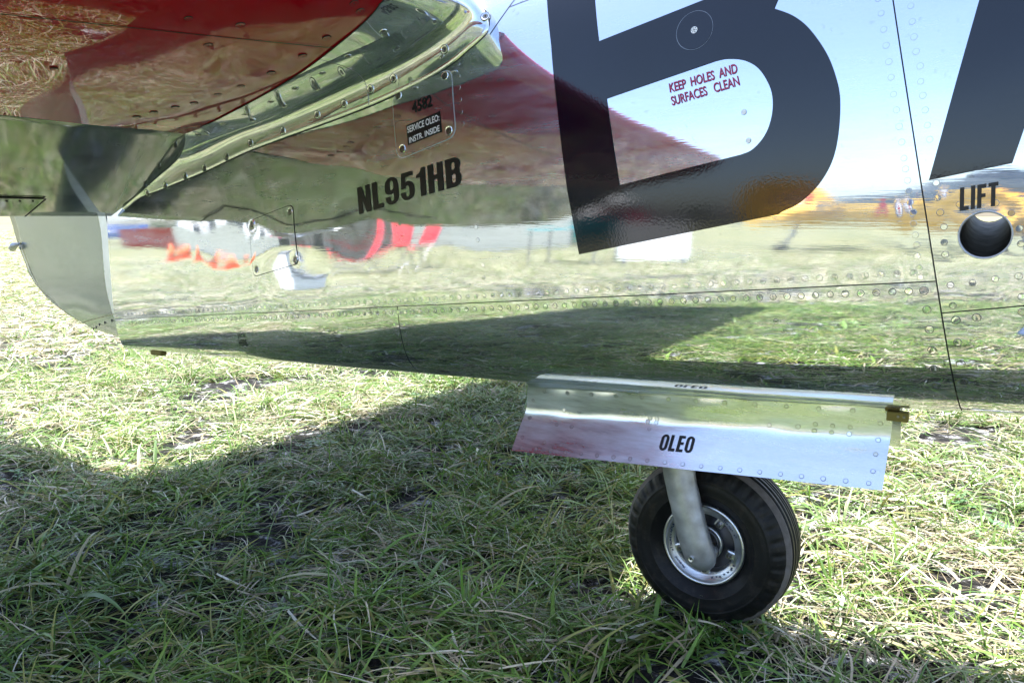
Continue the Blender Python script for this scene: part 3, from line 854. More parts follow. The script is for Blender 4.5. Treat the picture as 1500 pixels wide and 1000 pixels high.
# dark joint under the lower edge and along the tailplane
Lz = skin_xz(Ls[:, 0], Ls[:, 2] - .0035, .0007)[0]; Lz2 = skin_xz(Ls[:, 0], Ls[:, 2] + .004, .0007)[0]
link('edge_gap', grid_mesh('edge_gap', np.stack([Lz, Lz2], 1)), M['dark'], fillet)
bm = bmesh.new(); tube_bm(bm, [tuple(u + np.array([0, 0, -.0002])) for u in Us[44:150:2]], .0011, 6)
link('edge_gap', bm_mesh('edge_gap', bm), M['slot'], fillet)
# lap joint half way along
ij = 118
bm = bmesh.new(); tube_bm(bm, [tuple(F[ij, k] + np.array([0, -.0004, 0])) for k in range(1, 27)], .0006, 5)
link('lap_joint', bm_mesh('lap_joint', bm), M['steel'], fillet)

def on_fillet(target, vrange):
    best = None
    sub = F[:, vrange[0]:vrange[1]]
    d = np.linalg.norm((sub - target)[..., [0, 2]], axis=-1)
    i, j = np.unravel_index(np.argmin(d), d.shape); j += vrange[0]
    i = min(max(i, 1), F.shape[0] - 2); j = min(max(j, 2), F.shape[1] - 2)
    n = np.cross(F[i + 1, j] - F[i - 1, j], F[i, j + 1] - F[i, j - 1]); n /= np.linalg.norm(n)
    if n[1] > 0: n = -n
    return F[i, j], n
FILSCR = [(-1.9073, 0.8251), (-1.8256, 0.8421), (-1.7341, 0.8618), (-1.6552, 0.8813), (-1.5616, 0.9023), (-1.4722, 0.9226), (-1.3582, 0.9442), (-1.2455, 0.9718), (-1.1602, 0.9887), (-1.0791, 1.0078), (-1.0197, 1.0235), (-0.9, 1.0605), (-0.8145, 1.1128)]
for x, z in FILSCR:
    p, n = on_fillet(np.array([x, 0, z + (.006 if x > -1.5 else 0)]), (2, 12))
    o = link('screw', cross_me, None, fillet)
    o.matrix_local = frame_at(p + n * .0006, n, rnd.random() * 3) @ Matrix.Scale(1.15, 4)
for x in (-1.60, -1.50, -1.41, -1.32, -1.235, -1.15, -1.07, -.97):
    i = int(np.argmin(np.abs(F[:, 23, 0] - x)))
    n = np.cross(F[i + 1, 23] - F[i - 1, 23], F[i, 24] - F[i, 22]); n /= np.linalg.norm(n)
    if n[2] > 0: n = -n
    o = link('screw', cross_me, None, fillet)
    o.matrix_local = frame_at(F[i, 23] + n * .0006, n, rnd.random() * 3) @ Matrix.Scale(.9, 4)

# ------------------------------------------------------------------ fin and rudder
hx = lambda z: -2.13 - .2 * np.maximum(0, z - .72)
zs = np.linspace(1.0, 2.12, 26)
rows = []
for z in zs:
    le = np.interp(z, [1.0, 1.28, 1.38, 1.5, 2.0, 2.12], [-.25, -.38, -.75, -1.22, -1.72, -1.95]); te = hx(z)
    tk = np.interp(z, [1.0, 1.3, 2.12], [.07, .06, .035])
    c = np.linspace(0, 1, 24) ** 1.5
    prof = tk * np.minimum(1, 2.2 * np.sqrt(c) * (1 - .5 * c) / .95) * (1 - .45 * c)
    xl = le + (te - le) * c
    rows.append(np.concatenate([np.stack([xl[::-1], -prof[::-1], z + 0 * xl], -1), np.stack([xl[1:], prof[1:], z + 0 * xl[1:]], -1)]))
fin = part('fin', grid_mesh('fin', np.array(rows), flip=True), M['skin'])
link('fin_cap', pydata('fin_cap', rows[-1], [list(range(len(rows[-1])))], False), M['skin'], fin)
# rudder: turned a little to port, curved lower edge
TE = [(-0.02, .392), (.0943, .4005), (.3103, .4097), (.4351, .4271), (.5643, .460), (.7167, .520), (.8332, .6182), (.8811, .6864), (.9064, .7652)]
te_s = [p[0] for p in TE] + [.93, .90, .80, .66, .50]
te_z = [p[1] for p in TE] + [.95, 1.3, 1.7, 2.0, 2.2]
zs = np.concatenate([np.linspace(.393, .47, 14), np.linspace(.49, 2.2, 44)])
dl = R(15)
rows = []
for z in zs:
    s1 = float(sm(z, te_z, te_s))
    hw = float(np.interp(z, [.39, .42, .47, .6, 2.2], [.018, .032, .042, .050, .036]))
    nose = np.array([hx(z) + (0.02 if z < .5 else .0), 0])
    lx = hx(z) - (-.03 if z < .40 else 0)
    row = []
    ca, sa = math.cos(R(10)), math.sin(R(10))
    x0 = float(np.interp(z, [.39, .41, .44, .48, .55, 2.2], [-2.035, -2.06, -2.095, -2.12, -2.133, -2.133])) + (hx(z) + 2.13)
    Lc = max(.03, s1 * .985 + (x0 + 2.13 - hx(z) - 2.13) * 0)
    for t in np.linspace(1, 0, 16):                     # starboard face from the trailing edge forward
        row.append((x0 - t * Lc * ca, -hw * (1 - t) + t * Lc * sa * .95 - .0015 * (t > .99), z))
    for k in range(1, 9):                               # round nose
        al = math.pi * k / 9
        row.append((x0 + .65 * hw * math.sin(al) + 0, -hw * math.cos(al), z))
    for t in np.linspace(0, 1, 16):
        row.append((x0 - t * Lc * ca, hw * (1 - t) + t * Lc * sa * .95 + .0015 * (t > .99), z))
    rows.append(row)
Pr = np.array(rows)
Pr[..., 1] += .0016 * np.sin(Pr[..., 2] * 31 + Pr[..., 0] * 5) * np.sin(Pr[..., 0] * 7) + .0009 * np.sin(Pr[..., 2] * 55 - Pr[..., 0] * 21)
# fabric sagging slightly between the ribs
rud_o = part('rudder', grid_mesh('rudder', Pr, closed_v=True), M['rudder'], label='pale silver fabric rudder with curved lower edge')
link('rudder_sole', pydata('rudder_sole', Pr[0], [list(range(Pr.shape[1]))], False), M['rudder'], rud_o)
def rud_pt(s, z, off=.001):
    hw = float(np.interp(z, [.39, .42, .47, .6, 2.2], [.018, .032, .042, .050, .036])); s1 = float(sm(z, te_z, te_s))
    x0 = float(np.interp(z, [.39, .41, .44, .48, .55, 2.2], [-2.035, -2.06, -2.095, -2.12, -2.133, -2.133])) + (float(hx(z)) + 2.13)
    t = s / max(.05, s1)
    return Vector((x0 - s * .985 * math.cos(R(10)), -hw * (1 - t) + s * .985 * math.sin(R(10)) * .95 - off, z))
A = [[rud_pt(s, .493 - .155 * s - .001), rud_pt(s, .493 - .155 * s + .0012)] for s in np.linspace(.005, .43, 16)]
link('rudder_seam', grid_mesh('rudder_seam', np.array(A)), M['steel'], rud_o)
A = [[rud_pt(s, z, .0014) for s in np.linspace(-.004, .052 if z > .5 else .05, 5)] for z in np.linspace(.47, 1.6, 40)]
link('leading_edge_strip', grid_mesh('leading_edge_strip', np.array(A)), M['strip'], rud_o)
A = [[rud_pt(s, z, .0012), rud_pt(s + .006, z, .0012)] for s, z in [(float(sm(z, te_z, te_s)) * .97 - .004, z) for z in np.linspace(.47, 1.2, 40)]]
link('trailing_edge_strip', grid_mesh('trailing_edge_strip', np.array(A)), M['strip'], rud_o)
pin_me = disc_mesh('rivet', [(.004, .0006, 0), (.0052, -.0006, 0)], 10, mats=[M['slot']])
for s, z in [(0.3638, 0.4158), (0.3069, 0.4255), (0.2368, 0.4395), (0.1667, 0.4517), (0.0866, 0.4645)]:
    o = link('rivet', pin_me, None, rud_o); o.matrix_local = frame_at(rud_pt(s, z, .0012), (-.25, -.97, 0))
bm = bmesh.new()
kc = rud_pt(.872, .658, 0) 
tube_bm(bm, [kc + Vector((.03, -.012, .012)), kc + Vector((.0, -.016, .004)), kc + Vector((-.028, -.006, -.004)), kc + Vector((-.045, .0, -.006))], [.004, .012, .013, .003], 10)
link('tab_horn', bm_mesh('tab_horn', bm, True), M['cast'], rud_o)
# small drain fitting under the tail
bm = bmesh.new(); box_bm(bm, (-2.0, -.012, .387), (.05, .02, .018), None, .004)
part('drain_fitting', bm_mesh('drain_fitting', bm), M['olive'])

# ------------------------------------------------------------------ tail wheel
WC = Vector((-.417, .030, .164))
wheel = empty('tail_wheel', (0, 0, 0), label='black ribbed tyre on a small silver wheel')
settle(wheel)
wheel.location = WC
wheel.rotation_euler = (0, 0, R(-2))
prof = [(.078, -.040), (.084, -.046), (.092, -.054), (.098, -.0580), (.0990, -.0592), (.1005, -.0594), (.1015, -.0590), (.112, -.0625), (.121, -.0615), (.1245, -.0606), (.1255, -.0612), (.1268, -.0606), (.129, -.0585), (.133, -.0567), (.137, -.0545), (.141, -.052), (.145, -.0485), (.148, -.0455), (.1505, -.0425), (.1535, -.038), (.156, -.034),
        (.1575, -.0315), (.1580, -.0300), (.1530, -.0294), (.1530, -.0262), (.1588, -.0256), (.1596, -.0180), (.1546, -.0174), (.1546, -.0142), (.1602, -.0136), (.1608, -.0062), (.1556, -.0056), (.1556, -.0024), (.1608, -.0018)]
prof = prof + [(r, -y) for r, y in prof[::-1]]
seg = 288; NL = 36
rows = []
for k in range(seg):
    th = 2 * math.pi * k / seg; ph = (k * NL / seg) % 1.0
    ct, st = math.cos(th), math.sin(th)
    row = []
    for j, (r, y) in enumerate(prof):
        side = -1 if y < 0 else 1
        depth = 0.0
        if .1315 <= r <= .1508 and abs(y) > .04:
            if .34 < ph < .68: depth = .0014                       # pocket between the shoulder lugs
            # thin zigzag sipe in the lug
            zig = .10 + .07 * (1 if int((r - .131) / .0045) % 2 else -1)
            if abs(ph - .02 - zig) < .045: depth = .0022
        rr = r - depth * .5; yy = y - side * depth
        zz_ = rr * st
        if zz_ < -.152: zz_ = -.152 + (zz_ + .152) * .25; yy *= 1.03         # standing flat under the load
        row.append((rr * ct, yy, zz_))
    rows.append(row)
tyre = link('tyre', grid_mesh('tyre', np.array(rows), closed_u=True), [M['tyre'], M['tread']], wheel)
npf = len(prof) - 1
mi = [0] * (seg * npf)
jw = [j for j, (r, y) in enumerate(prof) if y < 0 and .1500 <= r <= .1585]
worn = set(jw[:5])
for k in range(seg):
    for j in range(npf):
        if j in worn: mi[k * npf + j] = 1
tyre.data.polygons.foreach_set('material_index', mi)
def ring_mesh(name, prof, seg=64):
    P = np.array([[(r * math.cos(2 * math.pi * k / seg), y, r * math.sin(2 * math.pi * k / seg)) for r, y in prof] for k in range(seg)])
    return grid_mesh(name, P, closed_u=True)
link('rim', ring_mesh('rim', [(.0780, -.036), (.0785, -.045), (.0765, -.0485), (.0735, -.0485), (.0715, -.046), (.0700, -.042), (.0600, -.0395), (.0570, -.037), (.0555, -.030), (.0555, .030), (.0735, .0485), (.079, .036)]), M['rim'], wheel)
link('hub', ring_mesh('hub', [(.0565, -.012), (.034, -.016), (.030, -.026), (.027, -.036), (.0235, -.038), (.021, -.030), (.0, -.030)], 48), M['hub_dark'], wheel)
link('bearing_ring', ring_mesh('bearing_ring', [(.0335, -.030), (.0330, -.037), (.0310, -.038), (.0290, -.037), (.0285, -.030)], 48), M['rim'], wheel)
# raised lugs of the wheel casting with their bolts
bm = bmesh.new(); box_bm(bm, (0, 0, 0), (.017, .010, .022), None, .003); lug_me = bm_mesh('rim_lug', bm)
bm = bmesh.new()
r_ = bmesh.ops.create_cone(bm, cap_ends=True, segments=6, radius1=.0052, radius2=.0050, depth=.007, matrix=Matrix.Rotation(R(90), 4, 'X'))
r_ = bmesh.ops.create_cone(bm, cap_ends=True, segments=12, radius1=.0030, radius2=.0026, depth=.013, matrix=Matrix.Translation((0, -.002, 0)) @ Matrix.Rotation(R(90), 4, 'X'))
bolt_me = bm_mesh('bolt', bm)
for k in range(5):
    th = R(58 + 72 * k)
    o = link('rim_lug', lug_me, M['rim'] if k == 0 else None, wheel)
    o.location = (.0535 * math.cos(th), -.0335, .0535 * math.sin(th)); o.rotation_euler = (0, -th + R(90), 0)
    b = link('bolt', bolt_me, M['steel'] if k == 0 else None, wheel)
    b.location = (.0500 * math.cos(th), -.0400, .0500 * math.sin(th)); b.rotation_euler = (0, rnd.random(), 0)
# worn blue paint left in the casting marks round the rim (illegible)
marks = []
vs, fs = [], []
for a0, a1 in ((20, 55), (-75, -25), (95, 120), (150, 205), (215, 240)):
    t = a0
    while t < a1:
        w = rnd.uniform(.9, 2.6)
        if rnd.random() < .75:
            r0 = .0630 + rnd.uniform(-.0008, .001); r1 = r0 + rnd.uniform(.0022, .0042)
            b = len(vs)
            for (rr, aa_) in ((r0, t), (r1, t), (r1, t + w), (r0, t + w)):
                yy = -.0397 - (rr - .060) / .010 * .0025 - .0006
                vs.append((rr * math.cos(R(aa_)), yy, rr * math.sin(R(aa_))))
            fs.append((b, b + 1, b + 2, b + 3))
        t += w + rnd.uniform(.3, 1.0)
link('rim_paint_marks', pydata('rim_paint_marks', vs, fs, False), simple('faded_blue_paint', (.045, .065, .13), .6), wheel, kind='stuff')

# ---- single leg fork
leg_pts = [(-.492, -.018, .50), (-.476, -.040, .42), (-.462, -.053, .350), (-.452, -.058, .300), (-.440, -.060, .255), (-.427, -.060, .210), (-.417, -.059, .180), (-.410, -.057, .160), (-.406, -.054, .148), (-.404, -.051, .139), (-.4035, -.049, .134)]
leg_r = [.030, .0295, .029, .0285, .0285, .029, .0295, .0285, .0250, .0170, .006]
bm = bmesh.new()
seg_ = 24
pts = np.array(leg_pts); tq = np.linspace(0, len(pts) - 1, 60)
Pp = np.stack([sm(tq, range(len(pts)), pts[:, k]) for k in range(3)], -1); rr_ = sm(tq, range(len(pts)), leg_r)
rows = []
for i, (p, r) in enumerate(zip(Pp, rr_)):
    t = Pp[min(i + 1, 59)] - Pp[max(i - 1, 0)]; t /= np.linalg.norm(t)
    n1 = np.cross(t, [0, 1, 0]); n1 /= np.linalg.norm(n1); n2 = np.cross(t, n1)
    fl = np.interp(p[2], [.14, .22, .34], [.68, .80, .95])
    rows.append([p + (n1 * math.cos(a) + n2 * math.sin(a) * fl) * r * (1 + .012 * math.sin(3 * a + p[2] * 60) + .010 * math.sin(p[2] * 170 + 2 * a)) for a in np.linspace(0, 2 * math.pi, seg_ + 1)[:-1]])
leg = part('wheel_fork', grid_mesh('wheel_fork', np.array(rows), closed_v=True), M['cast'], label='single dull cast leg holding the tail wheel')
ob_ = link('axle_bolt', disc_mesh('axle_bolt', [(.002, .0015, 1), (.0046, .0020, 0), (.0052, -.001, 0)], 12, mats=[M['rim'], M['slot']]), None, leg)
ob_.matrix_local = frame_at((-.4195, -.0795, .1600), (-.1, -1, .05))
bm = bmesh.new(); tube_bm(bm, [(-.4035, -.045, .152), (-.4035, .07, .152)], .014, 16)
link('axle', bm_mesh('axle', bm, True), M['steel'], leg)

# ------------------------------------------------------------------ oleo doors
def door(side):
    XL0, XR0 = -.757, -.110
    #            left: (Y, z)                         right: (Y, z)
    prof = [((-.108, .4745), (-.128, .5125)), ((-.1135, .4735), (-.1335, .5115)), ((-.1110, .4705), (-.1310, .5085)), ((-.0945, .4545), (-.112, .4945)), ((-.0785, .4390), (-.0935, .4800)), ((-.0770, .4365), (-.0920, .4773)), ((-.0772, .4340), (-.0922, .4750)),
            ((-.0745, .413), (-.0895, .457)), ((-.0728, .395), (-.0878, .441)), ((-.0730, .386), (-.0880, .432)), ((-.0755, .376), (-.0905, .422)), ((-.0815, .365), (-.0970, .411)), ((-.0990, .339), (-.1155, .386)), ((-.1150, .3145), (-.1330, .3600))]
    n = 60; rows = []
    for u in np.linspace(0, 1, n):
        row = []
        for k, (a, b) in enumerate(prof):
            y = a[0] + (b[0] - a[0]) * u; z = a[1] + (b[1] - a[1]) * u
            f = k / (len(prof) - 1)
            x0 = XL0 - .017 * max(0, f - .35) / .65; x1 = XR0 - .004 * max(0, f - .35) / .65 + (.004 if f < .3 else 0)
            wv = .0004 * math.sin(u * 19 + k) + .0003 * math.sin(u * 41 + 2 * k)
            row.append((x0 + (x1 - x0) * u, (y + wv) * side, z))
        rows.append(row)
    P = np.array(rows)
    back = P.copy(); back[..., 1] += side * -.0022 * -1
    back[..., 2] += .0006
    nn_, mm_ = P.shape[:2]; N0 = nn_ * mm_
    idx = np.arange(N0).reshape(nn_, mm_)
    q = np.stack([idx[:-1, :-1], idx[1:, :-1], idx[1:, 1:], idx[:-1, 1:]], -1).reshape(-1, 4)
    loop = list(idx[:, 0]) + list(idx[-1, 1:]) + list(idx[::-1, -1][1:]) + list(idx[0, ::-1][1:-1])
    V = np.vstack([P.reshape(-1, 3), back.reshape(-1, 3), P.reshape(-1, 3)[loop], back.reshape(-1, 3)[loop]])
    L_ = len(loop); r0 = 2 * N0; r1 = r0 + L_
    fs = (q[:, ::-1] if side > 0 else q).tolist() + ((q if side > 0 else q[:, ::-1]) + N0).tolist()
    fs += [(r0 + i, r0 + (i + 1) % L_, r1 + (i + 1) % L_, r1 + i) for i in range(L_)]
    o = part('oleo_door', pydata('oleo_door', V, fs), M['door'], label='brushed metal leg door lettered OLEO' if side > 0 else 'far leg door')
    return o, P
od, DP = door(1)
door(-1)
def door_pt(u, v, off=0.0):
    """u along the door (0 tail..1 nose), v row index of the profile"""
    n, m = DP.shape[:2]
    i = min(n - 2, max(0, int(u * (n - 1)))); fu = u * (n - 1) - i
    j = min(m - 2, max(0, int(v))); fv = v - j
    q = (DP[i, j] * (1 - fu) + DP[i + 1, j] * fu) * (1 - fv) + (DP[i, j + 1] * (1 - fu) + DP[i + 1, j + 1] * fu) * fv
    nn = np.cross(DP[i + 1, j] - DP[i, j], DP[i, j + 1] - DP[i, j]); nn /= np.linalg.norm(nn)
    if nn[1] > 0: nn = -nn
    return q + nn * off, nn
drv = disc_mesh('rivet', [(.0034, .0005, 0), (.0042, .00045, 1), (.0044, -.0003, 1)], 12, mats=[M['door'], M['steel']])
spots = [(.03 + .94 * k / 19, 12.72) for k in range(20)]
spots += [(.06 + .93 * k / 12, 6.25) for k in range(13)]
spots += [(.975, v) for v in (7.3, 9.6, 11.2, 12.1)] + [(.022, v) for v in (7.2, 10.2, 12.0)]
spots += [(.13, 8.2), (.18, 8.3), (.12, 11.0), (.17, 11.05), (.10, 12.2), (.155, 12.25), (.40, 8.7), (.42, 8.75), (.395, 9.3), (.42, 9.35), (.405, 10.5)]
spots += [(.83, 7.8), (.87, 7.85), (.91, 7.9), (.83, 8.9), (.87, 8.95), (.91, 9.0), (.79, 8.3), (.72, 8.4)]
for u, v in spots:
    q, nn = door_pt(u, v, .0003)
    o = link('rivet', drv, None, od); o.matrix_local = frame_at(q, nn, rnd.random() * 3) @ Matrix.Scale(rnd.uniform(.85, 1.0), 4)
# OLEO stencil on the flared lower half
bm = bmesh.new()
fs = block_faces('OLEO')
u0, u1, vb, vt = .448, .540, 12.02, 11.05
vs_, fs_ = [], []
for f in fs:
    b = len(vs_)
    for p in f:
        q, nn = door_pt(u0 + (u1 - u0) * p[0], vb + (vt - vb) * p[1] , .0009); vs_.append(q)
    fs_.append(list(range(b, b + len(f))))
link('stencil_lettering', pydata('stencil_lettering', vs_, fs_, False), M['black'], od)
# olive bracket at the front end of the door
bm = bmesh.new()
box_bm(bm, (-.103, -.102, .4690), (.030, .016, .0145), None, .0015)
box_bm(bm, (-.112, -.090, .478), (.020, .014, .010), None, .0015)
br = part('hinge_bracket', bm_mesh('hinge_bracket', bm), M['olive'])
for x in (-.102, -.094):
    o = link('rivet', disc_mesh('rivet', [(.0018, .0006, 0), (.0024, -.0004, 0)], 8, mats=[M['steel']]), None, br); o.matrix_local = frame_at((x, -.1103, .470), (0, -1, 0))

# ------------------------------------------------------------------ wings and main gear (ahead of the frame)
for s in (1, -1):
    rows = []
    for y, xl, ch, z, tk in ((.30, 4.75, 2.6, 1.02, .20), (2.0, 4.45, 2.15, 1.17, .15), (5.4, 4.05, 1.25, 1.46, .07), (5.62, 3.7, .7, 1.48, .03)):
        c = np.linspace(0, 1, 20) ** 1.4
        t = tk * 2.0 * (1.4845 * np.sqrt(c) - .63 * c - 1.758 * c * c + 1.4215 * c ** 3 - .5075 * c ** 4) * .5
        x = xl - ch * c; zz = z - .2 * ch * c
        rows.append(np.concatenate([np.stack([x[::-1], 0 * x - s * y, (zz - t * .7)[::-1]], -1), np.stack([x[1:], 0 * x[1:] - s * y, (zz + t)[1:]], -1)]))
    part('wing', grid_mesh('wing', np.array(rows), flip=s < 0), M['skin'])
    bm = bmesh.new(); tube_bm(bm, [(4.35, -s * 1.8, 1.1), (4.45, -s * 1.8, .34)], .06, 12)
    part('main_gear_leg', bm_mesh('main_gear_leg', bm, True), M['cast'])
    part('main_wheel', None, None) if False else None
    P = np.array([[(4.45 + r * math.cos(t), -s * 1.72 + y, .34 + r * math.sin(t)) for r, y in ((.02, -.05), (.17, -.06), (.20, -.10), (.28, -.11), (.33, -.07), (.345, 0), (.33, .07), (.28, .11), (.20, .10), (.17, .06), (.02, .05))] for t in np.linspace(0, 2 * math.pi, 41)[:-1]])
    part('main_wheel', grid_mesh('main_wheel', P, closed_u=True), M['tyre'])

# ------------------------------------------------------------------ ground
def ground_mat():
    m, n, l, b = new_mat('matted_thatch_and_soil')
    tc = n.new('ShaderNodeTexCoord')
    b.inputs['Roughness'].default_value = .9
    b.inputs['Specular IOR Level'].default_value = .2
    big = n.new('ShaderNodeTexNoise'); big.inputs['Scale'].default_value = 13.0; big.inputs['Detail'].default_value = 6; big.inputs['Roughness'].default_value = .65
    l.new(tc.outputs['Object'], big.inputs['Vector'])
    fine = n.new('ShaderNodeTexNoise'); fine.inputs['Scale'].default_value = 90; fine.inputs['Detail'].default_value = 5; fine.inputs['Roughness'].default_value = .7
    l.new(tc.outputs['Object'], fine.inputs['Vector'])
    rp = n.new('ShaderNodeValToRGB')
    e = rp.color_ramp.elements
    e[0].position = .44; e[0].color = (.007, .007, .007, 1)
    e[1].position = .62; e[1].color = (.36, .37, .39, 1)
    x = e.new(.55); x.color = (.035, .033, .03, 1)
    l.new(big.outputs['Fac'], rp.inputs['Fac'])
    sp = n.new('ShaderNodeValToRGB'); sp.color_ramp.elements[0].position = .42; sp.color_ramp.elements[1].position = .50
    sp.color_ramp.elements[0].color = (.10, .10, .10, 1)
    l.new(fine.outputs['Fac'], sp.inputs['Fac'])
    mx = n.new('ShaderNodeMix'); mx.data_type = 'RGBA'; mx.blend_type = 'MULTIPLY'; mx.inputs[0].default_value = 1.0
    l.new(rp.outputs[0], mx.inputs[6]); l.new(sp.outputs[0], mx.inputs[7])
    # far field: the blades are too small to see, mean colour of the turf
    tx = n.new('ShaderNodeTexNoise'); tx.inputs['Scale'].default_value = .35; tx.inputs['Detail'].default_value = 8; tx.inputs['Roughness'].default_value = .7
    l.new(tc.outputs['Object'], tx.inputs['Vector'])
    fr = n.new('ShaderNodeValToRGB')
    fr.color_ramp.elements[0].position = .35; fr.color_ramp.elements[0].color = (.095, .112, .048, 1)
    fr.color_ramp.elements[1].position = .70; fr.color_ramp.elements[1].color = (.24, .22, .13, 1)
    l.new(tx.outputs['Fac'], fr.inputs['Fac'])
    ln = n.new('ShaderNodeVectorMath'); ln.operation = 'LENGTH'; l.new(tc.outputs['Object'], ln.inputs[0])
    mr = n.new('ShaderNodeMapRange'); mr.inputs['From Min'].default_value = 4; mr.inputs['From Max'].default_value = 10
    l.new(ln.outputs['Value'], mr.inputs['Value'])
    m2 = n.new('ShaderNodeMix'); m2.data_type = 'RGBA'
    l.new(mr.outputs[0], m2.inputs[0]); l.new(mx.outputs[2], m2.inputs[6]); l.new(fr.outputs[0], m2.inputs[7])
    st = n.new('ShaderNodeTexNoise'); st.inputs['Scale'].default_value = 26; st.inputs['Detail'].default_value = 6; st.inputs['Roughness'].default_value = .75
    l.new(tc.outputs['Object'], st.inputs['Vector'])
    sr = n.new('ShaderNodeMapRange'); sr.inputs['From Min'].default_value = .35; sr.inputs['From Max'].default_value = .65; sr.inputs['To Min'].default_value = .55; sr.inputs['To Max'].default_value = 1.35
    l.new(st.outputs['Fac'], sr.inputs['Value'])
    m3 = n.new('ShaderNodeVectorMath'); m3.operation = 'SCALE'
    l.new(m2.outputs[2], m3.inputs[0]); l.new(sr.outputs[0], m3.inputs['Scale'])
    l.new(m3.outputs[0], b.inputs['Base Color'])
    bp = n.new('ShaderNodeBump'); bp.inputs['Strength'].default_value = .6; bp.inputs['Distance'].default_value = .01
    l.new(fine.outputs['Fac'], bp.inputs['Height']); l.new(bp.outputs[0], b.inputs['Normal'])
    return m
# one sheet to the horizon, finer and gently uneven near the airplane
rr = np.concatenate([np.linspace(0, 6, 41), np.geomspace(6.4, 2500, 30)])
tt2 = np.linspace(0, 2 * math.pi, 97)[:-1]
Pg = np.array([[(r * math.cos(t), r * math.sin(t), 0) for r in rr] for t in tt2])
gx, gy = Pg[..., 0], Pg[..., 1]
Pg[..., 2] = (-.006 + .006 * np.sin(gx * 5.1 + 1) * np.sin(gy * 4.3) + .004 * np.sin(gx * 11 + gy * 9)) * (np.hypot(gx, gy) < 8)
gm = grid_mesh('ground', Pg, closed_u=True)
link('ground', gm, ground_mat(), None, kind='structure', label='trampled grassy ground with dark soil and grey thatch', category='ground')

# ------------------------------------------------------------------ grass
def blade_mat():
    m, n, l, b = new_mat('grass_blades')
    at = n.new('ShaderNodeAttribute'); at.attribute_name = 'tint'
    oi = n.new('ShaderNodeObjectInfo')
    hs = n.new('ShaderNodeHueSaturation')
    mr = n.new('ShaderNodeMapRange'); mr.inputs['To Min'].default_value = .75; mr.inputs['To Max'].default_value = 1.25
    l.new(oi.outputs['Random'], mr.inputs['Value']); l.new(mr.outputs[0], hs.inputs['Value'])
    l.new(at.outputs['Color'], hs.inputs['Color'])
    l.new(hs.outputs['Color'], b.inputs['Base Color'])
    b.inputs['Roughness'].default_value = .42
    b.inputs['Specular IOR Level'].default_value = .45
    tr = n.new('ShaderNodeBsdfTranslucent'); l.new(hs.outputs['Color'], tr.inputs['Color'])
    mx = n.new('ShaderNodeMixShader'); mx.inputs[0].default_value = .20
    l.new(b.outputs[0], mx.inputs[1]); l.new(tr.outputs[0], mx.inputs[2])
    l.new(mx.outputs[0], n['Material Output'].inputs['Surface'])
    return m
BM_ = blade_mat()
def tuft(seed, n, rad, straw, far=False):
    g = np.random.RandomState(seed)
    vs, fs, cols = [], [], []
    clump = [(g.uniform(-rad, rad), g.uniform(-rad, rad), g.rand() * 6.28) for _ in range(5)]
    for i in range(n):
        is_straw = g.rand() < straw
        if g.rand() < .5:
            c = clump[g.randint(5)]; bx, by = c[0] + g.normal(0, .012), c[1] + g.normal(0, .012); az = c[2] + g.normal(0, .9)
        else:
            a = g.rand() * 6.28; r = rad * math.sqrt(g.rand()); bx, by = r * math.cos(a), r * math.sin(a); az = g.rand() * 6.28
        if is_straw:
            L = g.uniform(.035, .14); w = g.uniform(.0006, .0017) if g.rand() < .8 else g.uniform(.0018, .003); lift = g.uniform(-.05, .30); z0 = g.uniform(.0, .026); droop = g.uniform(.05, .6)
            k = g.rand()
            col = np.array([.58, .52, .36]) * (1 - k) + np.array([.36, .29, .18]) * k
            if g.rand() < .22: col = np.array([.64, .62, .50])
            col = col * g.uniform(.6, 1.12)
        else:
            L = g.uniform(.04, .135); w = g.uniform(.0010, .0027) if g.rand() < .85 else g.uniform(.0028, .0042); lift = g.uniform(.05, .85) ** 1.0; z0 = 0.0; droop = g.uniform(.2, 1.2)
            k = g.rand()
            col = np.array([.070, .165, .020]) * (1 - k) + np.array([.185, .300, .050]) * k
            if g.rand() < .18: col = np.array([.24, .25, .07])
            col = col * g.uniform(.7, 1.15)
        if far: w *= 1.6
        seg = 4; p = np.array([bx, by, z0]); d0 = np.array([math.cos(az), math.sin(az)]); pitch = lift; bend = g.normal(0, .14)
        twist = g.uniform(-.9, .9)
        base = len(vs)
        for s in range(seg + 1):
            t = s / seg
            side = np.array([-d0[1], d0[0], 0]) * math.cos(twist) + np.array([0, 0, 1]) * math.sin(twist)
            ww = w * (1 - t ** 2.2) * (1 if s else .8)
            if s == seg: ww = .0001
            q0, q1 = p - side * ww, p + side * ww
            q0[2] = max(q0[2], .0005); q1[2] = max(q1[2], .0005)
            vs += [q0, q1]
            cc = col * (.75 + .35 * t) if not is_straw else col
            cols += [(*cc, 1)] * 2
            step = L / seg
            p = p + np.array([d0[0] * math.cos(pitch), d0[1] * math.cos(pitch), math.sin(pitch)]) * step
            pitch -= droop * step / L * 1.3
            if p[2] < .003: p[2] = .003; pitch = abs(pitch) * .2
            a2 = math.atan2(d0[1], d0[0]) + bend * .5; d0 = np.array([math.cos(a2), math.sin(a2)])
        for s in range(seg):
            b = base + 2 * s
            fs.append((b, b + 1, b + 3, b + 2))
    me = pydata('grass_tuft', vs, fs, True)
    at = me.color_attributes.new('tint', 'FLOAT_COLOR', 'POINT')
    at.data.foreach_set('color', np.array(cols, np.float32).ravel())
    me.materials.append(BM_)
    return me
